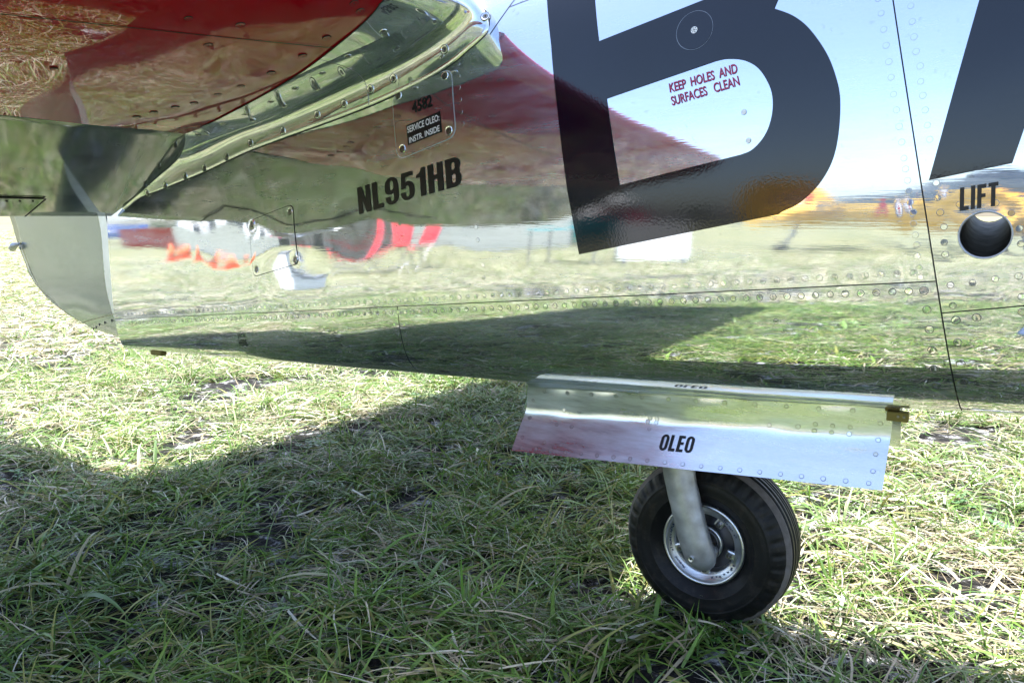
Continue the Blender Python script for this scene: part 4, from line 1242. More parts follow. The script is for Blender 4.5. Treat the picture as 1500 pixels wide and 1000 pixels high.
def scatter(name, pts, scl, tufts, order=None, **props):
    """one ground-cover object: every point carries a tuft through a node tree"""
    coll = bpy.data.collections.new(name + '_kinds')
    for i, me in enumerate(tufts):
        coll.objects.link(bpy.data.objects.new('grass_tuft', me))
    n = len(pts)
    me = bpy.data.meshes.new(name); me.vertices.add(n)
    me.vertices.foreach_set('co', np.asarray(pts, np.float32).ravel())
    a = me.attributes.new('turn', 'FLOAT_VECTOR', 'POINT')
    tv = np.stack([nrs.normal(0, .05, n), nrs.normal(0, .05, n), nrs.rand(n) * 6.283], -1)
    a.data.foreach_set('vector', tv.astype(np.float32).ravel())
    a = me.attributes.new('size', 'FLOAT', 'POINT'); a.data.foreach_set('value', np.asarray(scl, np.float32))
    a = me.attributes.new('sort', 'INT', 'POINT'); a.data.foreach_set('value', (nrs.randint(0, len(tufts), n) if order is None else order).astype(np.int32))
    o = link(name, me, None, None, **props)
    ng = bpy.data.node_groups.new(name + '_scatter', 'GeometryNodeTree')
    ng.interface.new_socket('Geometry', in_out='INPUT', socket_type='NodeSocketGeometry')
    ng.interface.new_socket('Geometry', in_out='OUTPUT', socket_type='NodeSocketGeometry')
    N = ng.nodes; L = ng.links
    gi = N.new('NodeGroupInput'); go = N.new('NodeGroupOutput')
    ci = N.new('GeometryNodeCollectionInfo'); ci.inputs['Collection'].default_value = coll
    ci.inputs['Separate Children'].default_value = True; ci.inputs['Reset Children'].default_value = True
    ip = N.new('GeometryNodeInstanceOnPoints'); ip.inputs['Pick Instance'].default_value = True
    def named(nm, ty):
        q = N.new('GeometryNodeInputNamedAttribute'); q.data_type = ty; q.inputs['Name'].default_value = nm
        return q.outputs[0]
    L.new(gi.outputs[0], ip.inputs['Points']); L.new(ci.outputs[0], ip.inputs['Instance'])
    L.new(named('sort', 'INT'), ip.inputs['Instance Index'])
    L.new(named('turn', 'FLOAT_VECTOR'), ip.inputs['Rotation'])
    L.new(named('size', 'FLOAT'), ip.inputs['Scale'])
    L.new(ip.outputs[0], go.inputs[0])
    md = o.modifiers.new('scatter', 'NODES'); md.node_group = ng
    return o
def vnoise(x, y):
    return .5 + .25 * (np.sin(x * 3.1 + 1.3 * np.sin(y * 2.3)) + np.sin(y * 3.7 + 1.7 * np.sin(x * 1.9 + 2)))
near_kinds = [tuft(100 + i, 108, .10, s) for i, s in enumerate((.14, .18, .23, .29, .35, .42, .50, .58, .68, .76))]
def spread(x0, x1, y0, y1, dens, keep=None):
    n = int((x1 - x0) * (y1 - y0) * dens)
    P = np.stack([nrs.uniform(x0, x1, n), nrs.uniform(y0, y1, n), np.zeros(n)], -1)
    if keep is not None: P = P[keep(P)]
    return P
near = spread(-4.2, 1.6, -2.6, 4.2, 105, lambda P: nrs.rand(len(P)) < (.44 + .56 * np.clip(vnoise(P[:, 0] * 1.6, P[:, 1] * 1.6) * 1.6 - .15, 0, 1)))
dry = np.clip((near[:, 0] + .55) * 1.3, -.15, .38) + np.where(near[:, 0] < -1.9, .48, 0) + .5 * (vnoise(near[:, 0] * 1.1 + 4, near[:, 1] * 1.1) - .5)  # more pale straw where sun falls, greener in shade: light put into colour
order = np.clip(((.15 + 1.1 * dry) * 10 + nrs.normal(0, 2.0, len(near))).astype(int), 0, 9)
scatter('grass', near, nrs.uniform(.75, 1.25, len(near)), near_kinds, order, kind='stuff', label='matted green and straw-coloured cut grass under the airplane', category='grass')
far_kinds = [tuft(200 + i, 70, .22, s, True) for i, s in enumerate((.5, .55, .6, .65, .72))]
inside = lambda P: ~((P[:, 0] > -4.2) & (P[:, 0] < 1.6) & (P[:, 1] > -2.6) & (P[:, 1] < 4.2))
far = spread(-16, 5, -14, 14, 26, inside)
scatter('grass', far, nrs.uniform(.8, 1.4, len(far)), far_kinds, kind='stuff', label='sunlit mown grass of the field farther off', category='grass')
edge = spread(-44, -16, 4, 24, 9)
scatter('grass', edge, nrs.uniform(1.0, 1.7, len(edge)), far_kinds, kind='stuff', label='grass toward the far left edge of the field', category='grass')
# broad rough blades and clover among the fine grass
def weeds(seed, clover):
    g = np.random.RandomState(seed); vs, fs, cols = [], [], []
    if clover:
        for i in range(9):
            c = np.array([g.normal(0, .035), g.normal(0, .035), g.uniform(.018, .045)]); a0 = g.rand() * 6.28; r = g.uniform(.006, .010)
            col = np.array([.05, .13, .03]) * g.uniform(.8, 1.5)
            for k in range(3):
                a = a0 + k * 2.094; d = np.array([math.cos(a), math.sin(a), .25]); e = np.array([-math.sin(a), math.cos(a), 0]); b = len(vs)
                vs += [c, c + d * r * .7 - e * r * .62, c + d * r * 1.45 - e * r * .45, c + d * r * 1.35, c + d * r * 1.45 + e * r * .45, c + d * r * .7 + e * r * .62]
                fs += [(b, b + 1, b + 2, b + 3), (b, b + 3, b + 4, b + 5)]; cols += [(*col, 1)] * 6
            b = len(vs); f = np.array([c[0] * .7, c[1] * .7, 0]); vs += [f - [.0006, 0, 0], f + [.0006, 0, 0], c + [.0006, 0, 0], c - [.0006, 0, 0]]; fs.append((b, b + 1, b + 2, b + 3)); cols += [(*col, 1)] * 4
    else:
        for i in range(7):
            az = g.rand() * 6.28; L = g.uniform(.10, .22); w = g.uniform(.0030, .0058); pitch = g.uniform(.15, 1.0); col = np.array([.12, .21, .05]) * g.uniform(.7, 1.3)
            if g.rand() < .25: col = np.array([.42, .40, .26])
            p = np.array([g.normal(0, .02), g.normal(0, .02), 0]); tw = g.uniform(-.6, .6); base = len(vs); d0 = az
            for s_ in range(8):
                t = s_ / 7; sd = np.array([-math.sin(d0), math.cos(d0), 0]) * math.cos(tw) + np.array([0, 0, 1]) * math.sin(tw)
                ww = w * (1 - t ** 2.5) * min(1, .5 + 2 * t)
                vs += [p - sd * ww + [0, 0, .0006], p + [0, 0, -.25 * ww], p + sd * ww + [0, 0, .0006]]; cols += [(*(col * (.85 + .3 * t)), 1)] * 3
                p = p + np.array([math.cos(d0) * math.cos(pitch), math.sin(d0) * math.cos(pitch), math.sin(pitch)]) * L / 7
                pitch -= g.uniform(.08, .24); d0 += g.normal(0, .05); p[2] = max(p[2], .006)
            for s_ in range(7):
                b = base + 3 * s_; fs += [(b, b + 1, b + 4, b + 3), (b + 1, b + 2, b + 5, b + 4)]
    me = pydata('weed', vs, fs, True)
    at = me.color_attributes.new('tint', 'FLOAT_COLOR', 'POINT'); at.data.foreach_set('color', np.array(cols, np.float32).ravel()); me.materials.append(BM_)
    return me
wk = [weeds(400 + i, i >= 6) for i in range(9)]
wp = spread(-3.6, 1.4, -2.2, 3.6, 10, lambda P: nrs.rand(len(P)) < np.clip(vnoise(P[:, 0] * 2.2 + 3, P[:, 1] * 2.2 + 1) * 1.4, .1, 1))
scatter('weeds', wp, nrs.uniform(.7, 1.2, len(wp)), wk, kind='stuff', label='broad coarse blades and clover scattered through the turf', category='weeds')

# ------------------------------------------------------------------ the airfield across from the airplane (seen in the polished skin)
def at_field(az, d):
    return Vector((-1 + d * math.sin(R(az)), -.2 - d * math.cos(R(az)), 0))
M['bark'] = simple('bark', (.09, .065, .045), .9, noise=.3, nscale=12)
M['leaf'] = simple('tree_leaves', (.045, .085, .028), .6, noise=.5, nscale=.9)
M['canvas'] = simple('white_canvas', (.80, .80, .80), .7, noise=.04)
M['teal'] = simple('teal_canvas', (.03, .32, .36), .6, noise=.1)
M['redcloth'] = simple('red_cloth', (.42, .02, .03), .7, noise=.1)
M['chrome'] = simple('grey_frame', (.30, .30, .32), .4, .8)
M['cone'] = simple('orange_plastic', (.75, .14, .03), .5)
M['bluecar'] = simple('blue_car_paint', (.02, .05, .16), .15, coat=.6)
M['redcar'] = simple('red_car_paint', (.35, .02, .025), .15, coat=.6)
M['whitecar'] = simple('white_car_paint', (.75, .75, .75), .2, coat=.5)
M['glass'] = simple('car_glass', (.02, .025, .03), .05, 0, .8)
M['yellow'] = simple('trainer_yellow', (.78, .47, .07), .35, noise=.05)
M['camo'] = simple('trainer_dark_top', (.035, .045, .05), .4)
M['roundel_blue'] = simple('roundel_blue', (.02, .04, .16), .4)
M['roundel_red'] = simple('roundel_red', (.42, .02, .03), .4)

def tree(i, az, d, h, wdt):
    p = at_field(az, d)
    t = empty('tree', p, label=TREE_LABELS[i], category='tree', group='trees along the far edge of the airfield')
    g = np.random.RandomState(300 + i)
    bm = bmesh.new()
    tube_bm(bm, [(0, 0, 0), (.05, .02, h * .3), (g.normal(0, .15), g.normal(0, .15), h * .75)], [.28, .2, .06], 8)
    for k in range(5):
        a = g.rand() * 6.28; z0 = h * g.uniform(.3, .6)
        tube_bm(bm, [(0, 0, z0), (math.cos(a) * wdt * .5, math.sin(a) * wdt * .5, z0 + h * .2)], [.1, .03], 6)
    link('trunk', bm_mesh('trunk', bm, True), M['bark'], t)
    vs, fs = [], []
    lobes = [(g.normal(0, wdt * .35), g.normal(0, wdt * .35), h * g.uniform(.38, .85), g.uniform(.28, .48) * wdt) for _ in range(9)]
    for k in range(900):
        lx, ly, lz, lr = lobes[g.randint(9)]
        v = g.normal(size=3); v /= np.linalg.norm(v); r = lr * g.uniform(.55, 1.05)
        c = np.array([lx, ly, lz]) + v * r * np.array([1, 1, .8])
        u = g.normal(size=3); u -= v * (u @ v) * .6; u /= np.linalg.norm(u); w = np.cross(v, u); s = g.uniform(.12, .3)
        b = len(vs); vs += [c - u * s, c + w * s * .6, c + u * s, c - w * s * .6]; fs.append((b, b + 1, b + 2, b + 3))
    link('crown', pydata('crown', vs, fs, False), M['leaf'], t)
TREES = [(-76, 170, 9, 4.5), (-71, 190, 8, 4), (-66, 165, 7, 4), (-60, 180, 10, 5), (-53, 175, 8, 4.5), (-46, 190, 10, 5), (-39, 170, 8, 5), (-33, 185, 9, 5), (-27, 175, 8, 4.5), (-19, 120, 8.5, 4.5), (-14, 180, 8, 5), (-7, 170, 9, 5), (0, 185, 8, 5), (8, 175, 9, 5)]
TREE_LABELS = ['tall bushy tree at the far left end of the treeline', 'tree between the leftmost tree and a low one', 'low tree behind the dark blue pickup', 'tall tree behind the white van and red car', 'tree behind the left end of the white marquee', 'tall tree behind the middle of the marquee', 'tree behind the right end of the marquee', 'tree to the right of the white marquee', 'tree behind the white sign board', 'nearest tree, round crown above the yellow trainer tail', 'tree behind the yellow trainer cockpit', 'tree beyond the yellow trainer nose', 'second tree from the right end of the treeline', 'rightmost tree of the far treeline']
for i, a in enumerate(TREES): tree(i, *a)

# white marquee with a teal valance
mq = empty('marquee', at_field(-47, 30), label='long white marquee with teal valance on the far grass', category='tent')
mq.rotation_euler = (0, 0, R(-47 + 0))
bm = bmesh.new()
for k in range(7):
    x = -6 + 2 * k
    for y in (-2, 2): tube_bm(bm, [(x, y, 0), (x, y, 2.2)], .035, 8)
link('tent_poles', bm_mesh('tent_poles', bm), M['chrome'], mq, kind='stuff')
us_ = np.linspace(-6.2, 6.2, 60)
sag = lambda x: .12 * np.abs(np.sin((x + 6) * math.pi / 2))
roof = np.array([[(x, y, 2.2 + (3.0 - 2.2) * (1 - abs(y) / 2.2) - sag(x) * (1 - abs(abs(y) / 2.2 - .5) * 2) * .6) for y in np.linspace(-2.2, 2.2, 13)] for x in us_])
link('roof', grid_mesh('roof', roof), M['canvas'], mq)
for y in (-2.22, 2.22):
    val = np.array([[(x, y, 2.2 - t * (.34 + .03 * math.sin(x * 9))) for t in (0, .5, 1)] for x in us_])
    link('valance', grid_mesh('valance', val), M['teal'], mq)
awn = np.array([[(x, y + .03 * math.sin(x * 5), z) for y, z in ((2.24, 2.1), (3.2, 1.65), (4.0, 1.25))] for x in us_])  # awning added and sloped upward so the sun turns it into a bright band
link('front_awning', grid_mesh('front_awning', awn), M['canvas'], mq)
back = np.array([[(x, -2.0 + .03 * math.sin(x * 7), z) for z in (0, 1.1, 2.2)] for x in us_])
link('back_wall', grid_mesh('back_wall', back), M['canvas'], mq)

def chair(az, d, rz, label):
    c = empty('camp_chair', at_field(az, d), label=label, category='chair', group='red folding chairs in front of the marquee')
    c.rotation_euler = (0, 0, R(rz))
    seat = np.array([[(x, y, .42 - .03 * (1 - (2 * x / .5) ** 2)) for y in np.linspace(-.22, .22, 6)] for x in np.linspace(-.25, .25, 7)])
    link('seat', grid_mesh('seat', seat), M['redcloth'], c)
    bk = np.array([[(x, -.22 - .18 * t - .04 * (1 - (2 * x / .5) ** 2), .45 + .48 * t) for t in np.linspace(0, 1, 6)] for x in np.linspace(-.26, .26, 7)])
    link('backrest', grid_mesh('backrest', bk), M['redcloth'], c)
    for sx in (-1, 1):
        for a, b in (((sx * .26, .24, .0), (sx * .26, -.24, .46)), ((sx * .26, -.24, .0), (sx * .26, .24, .46)), ((sx * .27, -.22, .44), (sx * .27, -.42, .95))):
            bm = bmesh.new(); tube_bm(bm, [a, b], .011, 7); link('leg', bm_mesh('leg', bm), M['chrome'], c)
        bm = bmesh.new(); box_bm(bm, (sx * .29, 0, .62), (.05, .42, .02)); link('armrest', bm_mesh('armrest', bm), M['redcloth'], c)
chair(-54.5, 10.5, 20, 'leftmost red folding chair before the marquee')
chair(-51.5, 11.2, -10, 'middle red folding chair turned slightly away')
chair(-48.5, 10.0, 5, 'right red folding chair nearest the teal table')
tb0 = empty('folding_table', at_field(-34.5, 9.5), label='low folding table under a teal cloth', category='table')
bm = bmesh.new(); box_bm(bm, (0, 0, .70), (1.3, .6, .03), None, .006); link('table_top', bm_mesh('table_top', bm), M['teal'], tb0)
for sx in (-.58, .58):
    for sy in (-.24, .24):
        bm = bmesh.new(); tube_bm(bm, [(sx, sy, 0), (sx, sy, .68)], .015, 8); link('leg', bm_mesh('leg', bm), M['chrome'], tb0)
sb = empty('sign_board', at_field(-27, 8.3), label='plain white sign board standing on the grass', category='sign')
sb.rotation_euler = (0, 0, R(-27))
bm = bmesh.new(); box_bm(bm, (0, 0, .46), (.95, .03, .62), None, .004); link('board', bm_mesh('board', bm), M['canvas'], sb)
for sx in (-.4, .4):
    bm = bmesh.new(); box_bm(bm, (sx, -.03, .3), (.04, .03, .60)); link('leg', bm_mesh('leg', bm), M['chrome'], sb)
for k, (az, d, lb) in enumerate(((-67.2, 14, 'left orange traffic cone of three'), (-66.2, 15, 'middle orange traffic cone, farthest of three'), (-64.8, 13, 'right orange traffic cone, nearest of three'))):
    c = empty('traffic_cone', at_field(az, d), label=lb, category='traffic cone', group='orange cones on the grass')
    bm = bmesh.new(); tube_bm(bm, [(0, 0, .03), (0, 0, .5)], [.13, .03], 14); link('cone', bm_mesh('cone', bm, True), M['cone'], c)
    bm = bmesh.new(); box_bm(bm, (0, 0, .015), (.34, .34, .03), None, .005); link('base', bm_mesh('base', bm), M['cone'], c)
bx = empty('cool_box', at_field(-58.5, 6.5), label='small white cool box lying on the grass', category='cool box')
bm = bmesh.new(); box_bm(bm, (0, 0, .14), (.42, .28, .26), None, .02); link('tub', bm_mesh('tub', bm), M['canvas'], bx)
bm = bmesh.new(); box_bm(bm, (0, 0, .295), (.44, .30, .04), None, .012); link('lid', bm_mesh('lid', bm), M['chrome'], bx)

def car(az, d, mat, label, cat, hh, rz):
    c = empty('parked_car', at_field(az, d), label=label, category=cat, group='vehicles parked across the field')
    c.rotation_euler = (0, 0, R(rz))
    prof = [(-2.2, .35), (-2.25, .75), (-2.1, .95), (-1.5, 1.0), (-1.0, hh), (.5, hh + .02), (1.15, 1.0), (2.1, .85), (2.25, .6), (2.2, .35)]
    if cat == 'pickup': prof = [(-2.5, .45), (-2.5, 1.0), (-.7, 1.02), (-.6, hh), (.5, hh), (1.0, 1.1), (2.3, 1.0), (2.4, .5)]
    if cat == 'van': prof = [(-2.4, .4), (-2.4, hh), (1.2, hh), (1.8, 1.2), (2.4, 1.0), (2.45, .4)]
    k = len(prof)
    ys = (-.9, -.86, -.72, .72, .86, .9)
    P = np.array([[(x, y * (1 if z < 1.05 else .86), z - (.06 if abs(y) > .8 and z > 1 else 0)) for x, z in prof] for y in ys])
    link('body', grid_mesh('body', P, closed_v=True, smooth=False), mat, c)
    for sy in (-1, 1):
        f = pydata('side', P[0 if sy < 0 else -1], [list(range(k))[::sy]], False); link('side_panel', f, mat, c)
        z0, z1 = 1.03, hh - .1
        xs = (-.95, .75) if cat != 'pickup' else (-.5, .6)
        link('side_window', pydata('side_window', [(xs[0], sy * .86, z0), (xs[1], sy * .86, z0), (xs[1] - .35, sy * .805, z1), (xs[0] + .15, sy * .805, z1)], [(0, 1, 2, 3)], False), M['glass'], c)
    for x in (-1.45, 1.45):
        for sy in (-1, 1):
            P = np.array([[(x + r * math.cos(t), sy * .82 + y, .34 + r * math.sin(t)) for r, y in ((.02, -.09), (.2, -.1), (.33, -.08), (.345, 0), (.33, .08), (.2, .1), (.02, .09))] for t in np.linspace(0, 6.2832, 25)[:-1]])
            link('wheel', grid_mesh('wheel', P, closed_u=True), M['tyre'], c)
car(-68.5, 46, M['bluecar'], 'dark blue pickup parked at the left', 'pickup', 1.75, 20)
car(-62.5, 50, M['whitecar'], 'white van parked beside the red car', 'van', 2.1, -30)
car(-55.5, 60, M['bluecar'], 'dark blue car parked behind the marquee end', 'car', 1.5, 15)
car(-32.0, 55, M['redcar'], 'dark red van parked right of the marquee', 'van', 2.2, 10)
car(-38.0, 62, M['whitecar'], 'white car half hidden by the marquee', 'car', 1.5, 60)
car(-59.5, 38, M['redcar'], 'red car parked left of the marquee', 'car', 1.45, -25)

def canopy_tent(az, d, top, side_, label, w=3.0):
    t = empty('canopy_tent', at_field(az, d), label=label, category='tent', group='pop-up canopies along the flight line')
    t.rotation_euler = (0, 0, R(az * .6))
    h = w / 2
    for sx in (-h, h):
        for sy in (-h, h):
            bm = bmesh.new(); tube_bm(bm, [(sx, sy, 0), (sx, sy, 2.0)], .03, 6); link('leg', bm_mesh('leg', bm), M['chrome'], t)
    V = [(-h - .05, -h - .05, 1.95), (h + .05, -h - .05, 1.95), (h + .05, h + .05, 1.95), (-h - .05, h + .05, 1.95), (0, 0, 2.75)]
    link('roof', pydata('roof', V, [(0, 1, 4), (1, 2, 4), (2, 3, 4), (3, 0, 4)], False), top, t)
    k = h + .055
    for pts in (((-k, k), (k, k)), ((-k, -k), (k, -k)), ((-k, -k), (-k, k)), ((k, -k), (k, k))):
        (xa1, ya1), (xb1, yb1) = pts
        link('valance', pydata('valance', [(xa1, ya1, 1.70), (xb1, yb1, 1.70), (xb1, yb1, 1.97), (xa1, ya1, 1.97)], [(0, 1, 2, 3)], False), top, t)
    if side_ is not None:
        link('side_wall', pydata('side_wall', [(-h, h, .05), (h, h, .05), (h, h + .35, 1.1), (-h, h + .35, 1.1)], [(0, 1, 2, 3)], False), side_, t)
canopy_tent(-65.0, 30, M['canvas'], M['redcar'], 'white pop-up canopy with a red front wall, far left')
canopy_tent(-61.0, 24, M['roundel_blue'], M['canvas'], 'blue pop-up canopy with a white front wall')
canopy_tent(-57.5, 27, M['canvas'], M['camo'], 'white pop-up canopy with a dark front wall beside the marquee')
canopy_tent(-44.0, 21, M['canvas'], M['canvas'], 'all white pop-up canopy in front of the marquee')
canopy_tent(-39.0, 19, M['teal'], M['canvas'], 'teal pop-up canopy with a white front wall')
canopy_tent(-34.0, 24, M['canvas'], M['teal'], 'white pop-up canopy with a teal front wall, far right')

# yellow trainer parked opposite
ty = empty('trainer_airplane', Vector((-5.3, -12.4, 0)), label='yellow trainer airplane with dark top, roundel and fin flash', category='airplane')
ty.rotation_euler = (0, 0, R(-48))
X_ = [0, .5, 1.5, 3.0, 4.5, 6.0, 7.2, 7.9]; rW = [.06, .16, .27, .38, .46, .5, .5, .36]; rH = [.14, .24, .36, .50, .62, .62, .55, .38]; cz = [.88, .90, .97, 1.08, 1.25, 1.38, 1.5, 1.58]
ux = np.linspace(0, 7.9, 40); tv = np.linspace(0, 2 * math.pi, 33)[:-1]
w, h, c = sm(ux, X_, rW), sm(ux, X_, rH), sm(ux, X_, cz)
P = np.array([[(x, a * math.cos(t), cc + b * math.sin(t)) for t in tv] for x, a, b, cc in zip(ux, w, h, c)])
low_i = [i for i, t in enumerate(tv)]
fu = link('fuselage', grid_mesh('fuselage', P, closed_v=True), [M['yellow'], M['camo']], ty)
fu.data.polygons.foreach_set('material_index', [1 if p.center.z > float(sm(p.center.x, X_, cz)) + .05 and p.center.x > .9 else 0 for p in fu.data.polygons])
def slab(name, outline, y0, y1, mat):
    k = len(outline); V = [(x, y0, z) for x, z in outline] + [(x, y1, z) for x, z in outline]
    F_ = [list(range(k)), list(range(2 * k - 1, k - 1, -1))] + [(i, k + i, k + (i + 1) % k, (i + 1) % k) for i in range(k)]
    return link(name, pydata(name, V, F_, False), mat, ty)
slab('fin', [(.25, 1.05), (1.3, 1.28), (.75, 1.75), (.45, 1.9), (.22, 1.9)], -.03, .03, M['yellow'])
slab('rudder', [(.2, .72), (.2, 1.92), (0, 1.98), (-.25, 1.85), (-.42, 1.5), (-.45, 1.1), (-.3, .78), (-.1, .68)], -.028, .028, M['yellow'])
for k, mm in enumerate((M['roundel_blue'], M['canvas'], M['roundel_red'])):
    slab('fin_flash', [(.30 + .17 * k, 1.18), (.47 + .17 * k, 1.22), (.47 + .17 * k, 1.46), (.30 + .17 * k, 1.46)], -.034, .034, mm)
for r, mm, o_ in ((.30, M['yellow'], .012), (.25, M['roundel_blue'], .018), (.18, M['canvas'], .024), (.09, M['roundel_red'], .03)):
    V = []
    for t in np.linspace(0, 2 * math.pi, 29)[:-1]:
        x = 2.75 + r * math.cos(t); dz = r * math.sin(t); a, b = float(sm(x, X_, rW)), float(sm(x, X_, rH)); V.append((x, a * math.sqrt(1 - min(.99, (dz / b) ** 2)) + o_, float(sm(x, X_, cz)) + dz))
    link('roundel', pydata('roundel', V, [list(range(28))], False), mm, ty)
V = [(2.05 - .16 + .32 * p[0], float(sm(2.05, X_, rW)) + .02, .82 + .42 * p[1]) for f in text_faces('A', .05) for p in f]; n_ = 0; Fq = []
for f in text_faces('A', .05): Fq.append(list(range(n_, n_ + len(f)))); n_ += len(f)
link('code_letter', pydata('code_letter', V, Fq, False), M['roundel_red'], ty)
for s in (-1, 1):
    slab_v = [(.35, s * .1, .98), (1.35, s * .12, 1.02), (1.1, s * 1.7, 1.04), (.45, s * 1.75, 1.02)]
    link('tailplane', pydata('tailplane', slab_v + [(x, y, z + .06) for x, y, z in slab_v], [(0, 1, 2, 3), (7, 6, 5, 4), (0, 4, 5, 1), (1, 5, 6, 2), (2, 6, 7, 3), (3, 7, 4, 0)], False), M['yellow'], ty)
    wv = [(4.3, s * .4, .95), (6.4, s * .4, 1.15), (6.0, s * 5.2, 1.5), (4.8, s * 5.2, 1.4)]
    link('wing', pydata('wing', wv + [(x, y, z + .16) for x, y, z in wv], [(0, 1, 2, 3), (7, 6, 5, 4), (0, 4, 5, 1), (1, 5, 6, 2), (2, 6, 7, 3), (3, 7, 4, 0)], False), M['yellow'], ty)
    bm = bmesh.new(); tube_bm(bm, [(6.0, s * 1.4, 1.1), (6.1, s * 1.4, .33)], .06, 8); link('gear_leg', bm_mesh('gear_leg', bm), M['chrome'], ty)
    P = np.array([[(6.1 + r * math.cos(t), s * 1.5 + y, .33 + r * math.sin(t)) for r, y in ((.02, -.08), (.2, -.09), (.33, 0), (.2, .09), (.02, .08))] for t in np.linspace(0, 6.2832, 25)[:-1]])
    link('wheel', grid_mesh('wheel', P, closed_u=True), M['tyre'], ty)
bm = bmesh.new(); tube_bm(bm, [(.75, 0, .85), (.45, 0, .14)], .03, 8); link('tail_leg', bm_mesh('tail_leg', bm), M['chrome'], ty)
P = np.array([[(.42 + r * math.cos(t), y, .13 + r * math.sin(t)) for r, y in ((.02, -.05), (.1, -.05), (.13, 0), (.1, .05), (.02, .05))] for t in np.linspace(0, 6.2832, 19)[:-1]])
link('tail_wheel', grid_mesh('tail_wheel', P, closed_u=True), M['tyre'], ty)
cp_ = np.array([[(4.0 + 2.2 * t, .36 * math.cos(a) * math.sin(math.pi * min(1, .15 + t * .8)), 1.75 + .1 * t + .42 * math.sin(a) * math.sin(math.pi * min(1, .15 + t * .8))) for a in np.linspace(0, math.pi, 13)] for t in np.linspace(0, 1, 14)])
link('canopy', grid_mesh('canopy', cp_), M['glass'], ty)
for k in range(2):
    bm = bmesh.new(); box_bm(bm, (8.05, 0, 1.58 + (.65 if k else -.65)), (.05, .14, 1.25), Matrix.Rotation(.3, 4, 'Z'), .01); link('propeller_blade', bm_mesh('propeller_blade', bm), M['camo'], ty)
bm = bmesh.new(); tube_bm(bm, [(7.85, 0, 1.58), (8.1, 0, 1.58), (8.3, 0, 1.58)], [.17, .14, .02], 14); link('spinner', bm_mesh('spinner', bm, True), M['camo'], ty)

# ------------------------------------------------------------------ the photographer, kneeling behind the lens
M['denim'] = simple('blue_denim', (.045, .075, .17), .85, noise=.35, nscale=25, bump=.3, bscale=220)
M['shirt'] = simple('dark_red_shirt', (.17, .015, .03), .85, noise=.2, nscale=18, bump=.2, bscale=150)
M['flesh'] = simple('skin', (.52, .30, .21), .5, noise=.08, nscale=20)
M['hair'] = simple('dark_hair', (.03, .022, .016), .6, noise=.3, nscale=60)
M['kit'] = simple('camera_black', (.012, .012, .013), .4)
M['boot'] = simple('brown_leather', (.10, .055, .03), .55, noise=.3, nscale=30)
pr = empty('person', (.20, -1.62, 0), label='kneeling photographer in dark red shirt and blue jeans holding a camera', category='person')
def skinned(name, chains, mat, parent, level=2):
    """one continuous surface grown over joined bones: chains of (point, radius); shared points join"""
    vs, es, rad, key = [], [], [], {}
    for ch in chains:
        prev = None
        for p, r in ch:
            k = tuple(round(c, 4) for c in p)
            if k not in key:
                key[k] = len(vs); vs.append(Vector(p) - Vector((.20, -1.62, 0))); rad.append(r)
            i = key[k]
            if prev is not None and prev != i: es.append((prev, i))
            prev = i
    me = bpy.data.meshes.new(name); me.from_pydata(vs, es, [])
    o = link(name, me, mat, parent)
    md = o.modifiers.new('skin', 'SKIN')
    me.skin_vertices.new() if not me.skin_vertices else None
    for i, r in enumerate(rad):
        me.skin_vertices[0].data[i].radius = (r, r) if not isinstance(r, tuple) else r
    me.skin_vertices[0].data[0].use_root = True
    md.use_smooth_shade = True
    sd = o.modifiers.new('smooth', 'SUBSURF'); sd.levels = level; sd.render_levels = level
    return o
pel = (.20, -1.66, .34); chest = (.19, -1.66, .66); neck = (.185, -1.645, .80); head = (.175, -1.62, .93)
LK, RK = (.03, -1.12, .08), (.36, -1.15, .08)
LH, RH = (.115, -1.65, .32), (.285, -1.65, .32)
LF, RF = (.07, -1.68, .09), (.33, -1.70, .09)
LS, RS = (.02, -1.65, .735), (.36, -1.65, .735)
LE_, RE_ = (-.07, -1.60, .54), (.36, -1.52, .54)
LW, RW = (-.045, -1.49, .70), (.145, -1.485, .715)
def hand(wr, palm, side):
    out = [[(wr, .026), (palm, (.036, .018))]]
    for k, ln in enumerate((.062, .070, .066, .052)):
        b = (palm[0] + side * .004, palm[1] + .012, palm[2] + .026 - .017 * k)
        m = (b[0] - side * .004, b[1] + ln * .55, b[2]); t = (m[0] - side * -.018, m[1] + ln * .30, m[2])
        out.append([(palm, (.036, .018)), (b, .0095), (m, .0088), (t, .0072)])
    th = (palm[0] + side * .022, palm[1] - .006, palm[2] + .034)
    out.append([(palm, (.036, .018)), (th, .011), ((th[0] + side * .020, th[1] + .022, th[2] + .012), .0085)])
    return out
LP, RP = (-.062, -1.455, .755), (.085, -1.450, .765)
body = skinned('body', [[(pel, .13), ((.195, -1.67, .48), .125), (chest, .135), ((.19, -1.655, .755), .09), (neck, .055), ((.18, -1.635, .85), .058), (head, .088), ((.172, -1.625, 1.0), .075)],
    [(pel, .13), (LH, .10), ((.07, -1.38, .22), .082), (LK, .055), ((.05, -1.42, .075), .05), (LF, .036)], [(pel, .13), (RH, .10), ((.33, -1.40, .22), .082), (RK, .055), ((.345, -1.45, .075), .05), (RF, .036)],
    [((.19, -1.655, .755), .09), (LS, .062), ((-.035, -1.63, .63), .048), (LE_, .042), (LW, .028)] , [((.19, -1.655, .755), .09), (RS, .062), ((.37, -1.58, .63), .048), (RE_, .042), (RW, .028)]] + hand(LW, LP, 1) + hand(RW, RP, -1), M['flesh'], pr)
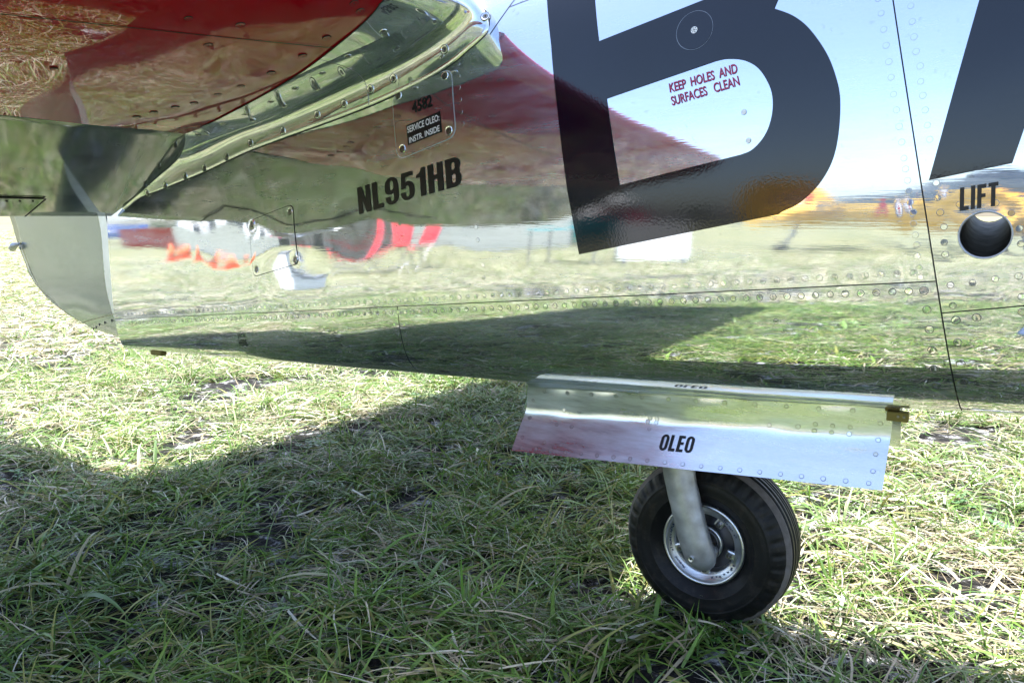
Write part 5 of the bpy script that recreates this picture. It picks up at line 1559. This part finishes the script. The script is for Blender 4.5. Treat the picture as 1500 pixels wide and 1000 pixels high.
skinned('jeans', [[(pel, .148), ((.196, -1.668, .45), .138)], [(pel, .148), (LH, .115), ((.07, -1.38, .22), .095), (LK, .066), ((.05, -1.42, .080), .062), ((.065, -1.63, .085), .054)], [(pel, .148), (RH, .115), ((.33, -1.40, .22), .095), (RK, .066), ((.345, -1.45, .080), .062), ((.333, -1.65, .085), .054)]], M['denim'], pr)
skinned('shirt', [[((.197, -1.665, .42), .148), ((.195, -1.67, .50), .142), (chest, .148), ((.19, -1.655, .755), .10), ((.187, -1.648, .785), .068)], [((.19, -1.655, .755), .10), (LS, .074), ((-.028, -1.635, .645), .060), ((-.052, -1.62, .585), .056)], [((.19, -1.655, .755), .10), (RS, .074), ((.37, -1.59, .645), .060), ((.366, -1.555, .585), .056)]], M['shirt'], pr)
skinned('hair', [[((.178, -1.66, .93), .088), ((.176, -1.645, 1.0), .085), ((.174, -1.612, 1.03), .060)], [((.176, -1.645, 1.0), .085), ((.18, -1.69, .90), .06)]], M['hair'], pr)
for nm, f, kx in (('boot', LF, .0), ('boot', RF, .0)):
    skinned('boot', [[((f[0], f[1] + .02, f[2] - .01), .046), ((f[0], f[1] - .05, f[2] - .015), .045), ((f[0] + .005, f[1] - .10, f[2] - .055), (.045, .030)), ((f[0] + .005, f[1] - .06, f[2] - .065), .02)]], M['boot'], pr)
def face_bit(name, pts, r, mat):
    skinned(name, [[(p, rr) for p, rr in zip(pts, r)]], mat, pr, 1)
face_bit('nose', [(.168, -1.535, .945), (.166, -1.520, .925), (.166, -1.524, .915)], (.010, .014, .012), M['flesh'])
face_bit('mouth', [(.148, -1.540, .892), (.167, -1.535, .890), (.186, -1.541, .892)], (.004, .006, .004), M['shirt'])
for s in (-1, 1):
    face_bit('ear', [(.174 + s * .088, -1.632, .945), (.174 + s * .092, -1.636, .92)], (.016, .012), M['flesh'])
    face_bit('eye', [(.168 + s * .032, -1.543, .955), (.168 + s * .032, -1.540, .955)], (.010, .009), M['kit'])
# the camera in the hands, just behind the point of view
kit = empty('photo_camera', (.012, -1.462, .735), label='black photo camera held in the photographer hands', category='camera')
kit.rotation_euler = (0, 0, R(31))
bm = bmesh.new(); box_bm(bm, (0, 0, .02), (.13, .045, .09), None, .008); link('camera_body', bm_mesh('camera_body', bm), M['kit'], kit)
bm = bmesh.new(); box_bm(bm, (0, 0, .075), (.05, .04, .03), None, .008); link('prism', bm_mesh('prism', bm), M['kit'], kit)
bm = bmesh.new(); tube_bm(bm, [(0, .02, .02), (0, .034, .02)], [.036, .038], 20); link('lens', bm_mesh('lens', bm, True), M['kit'], kit)
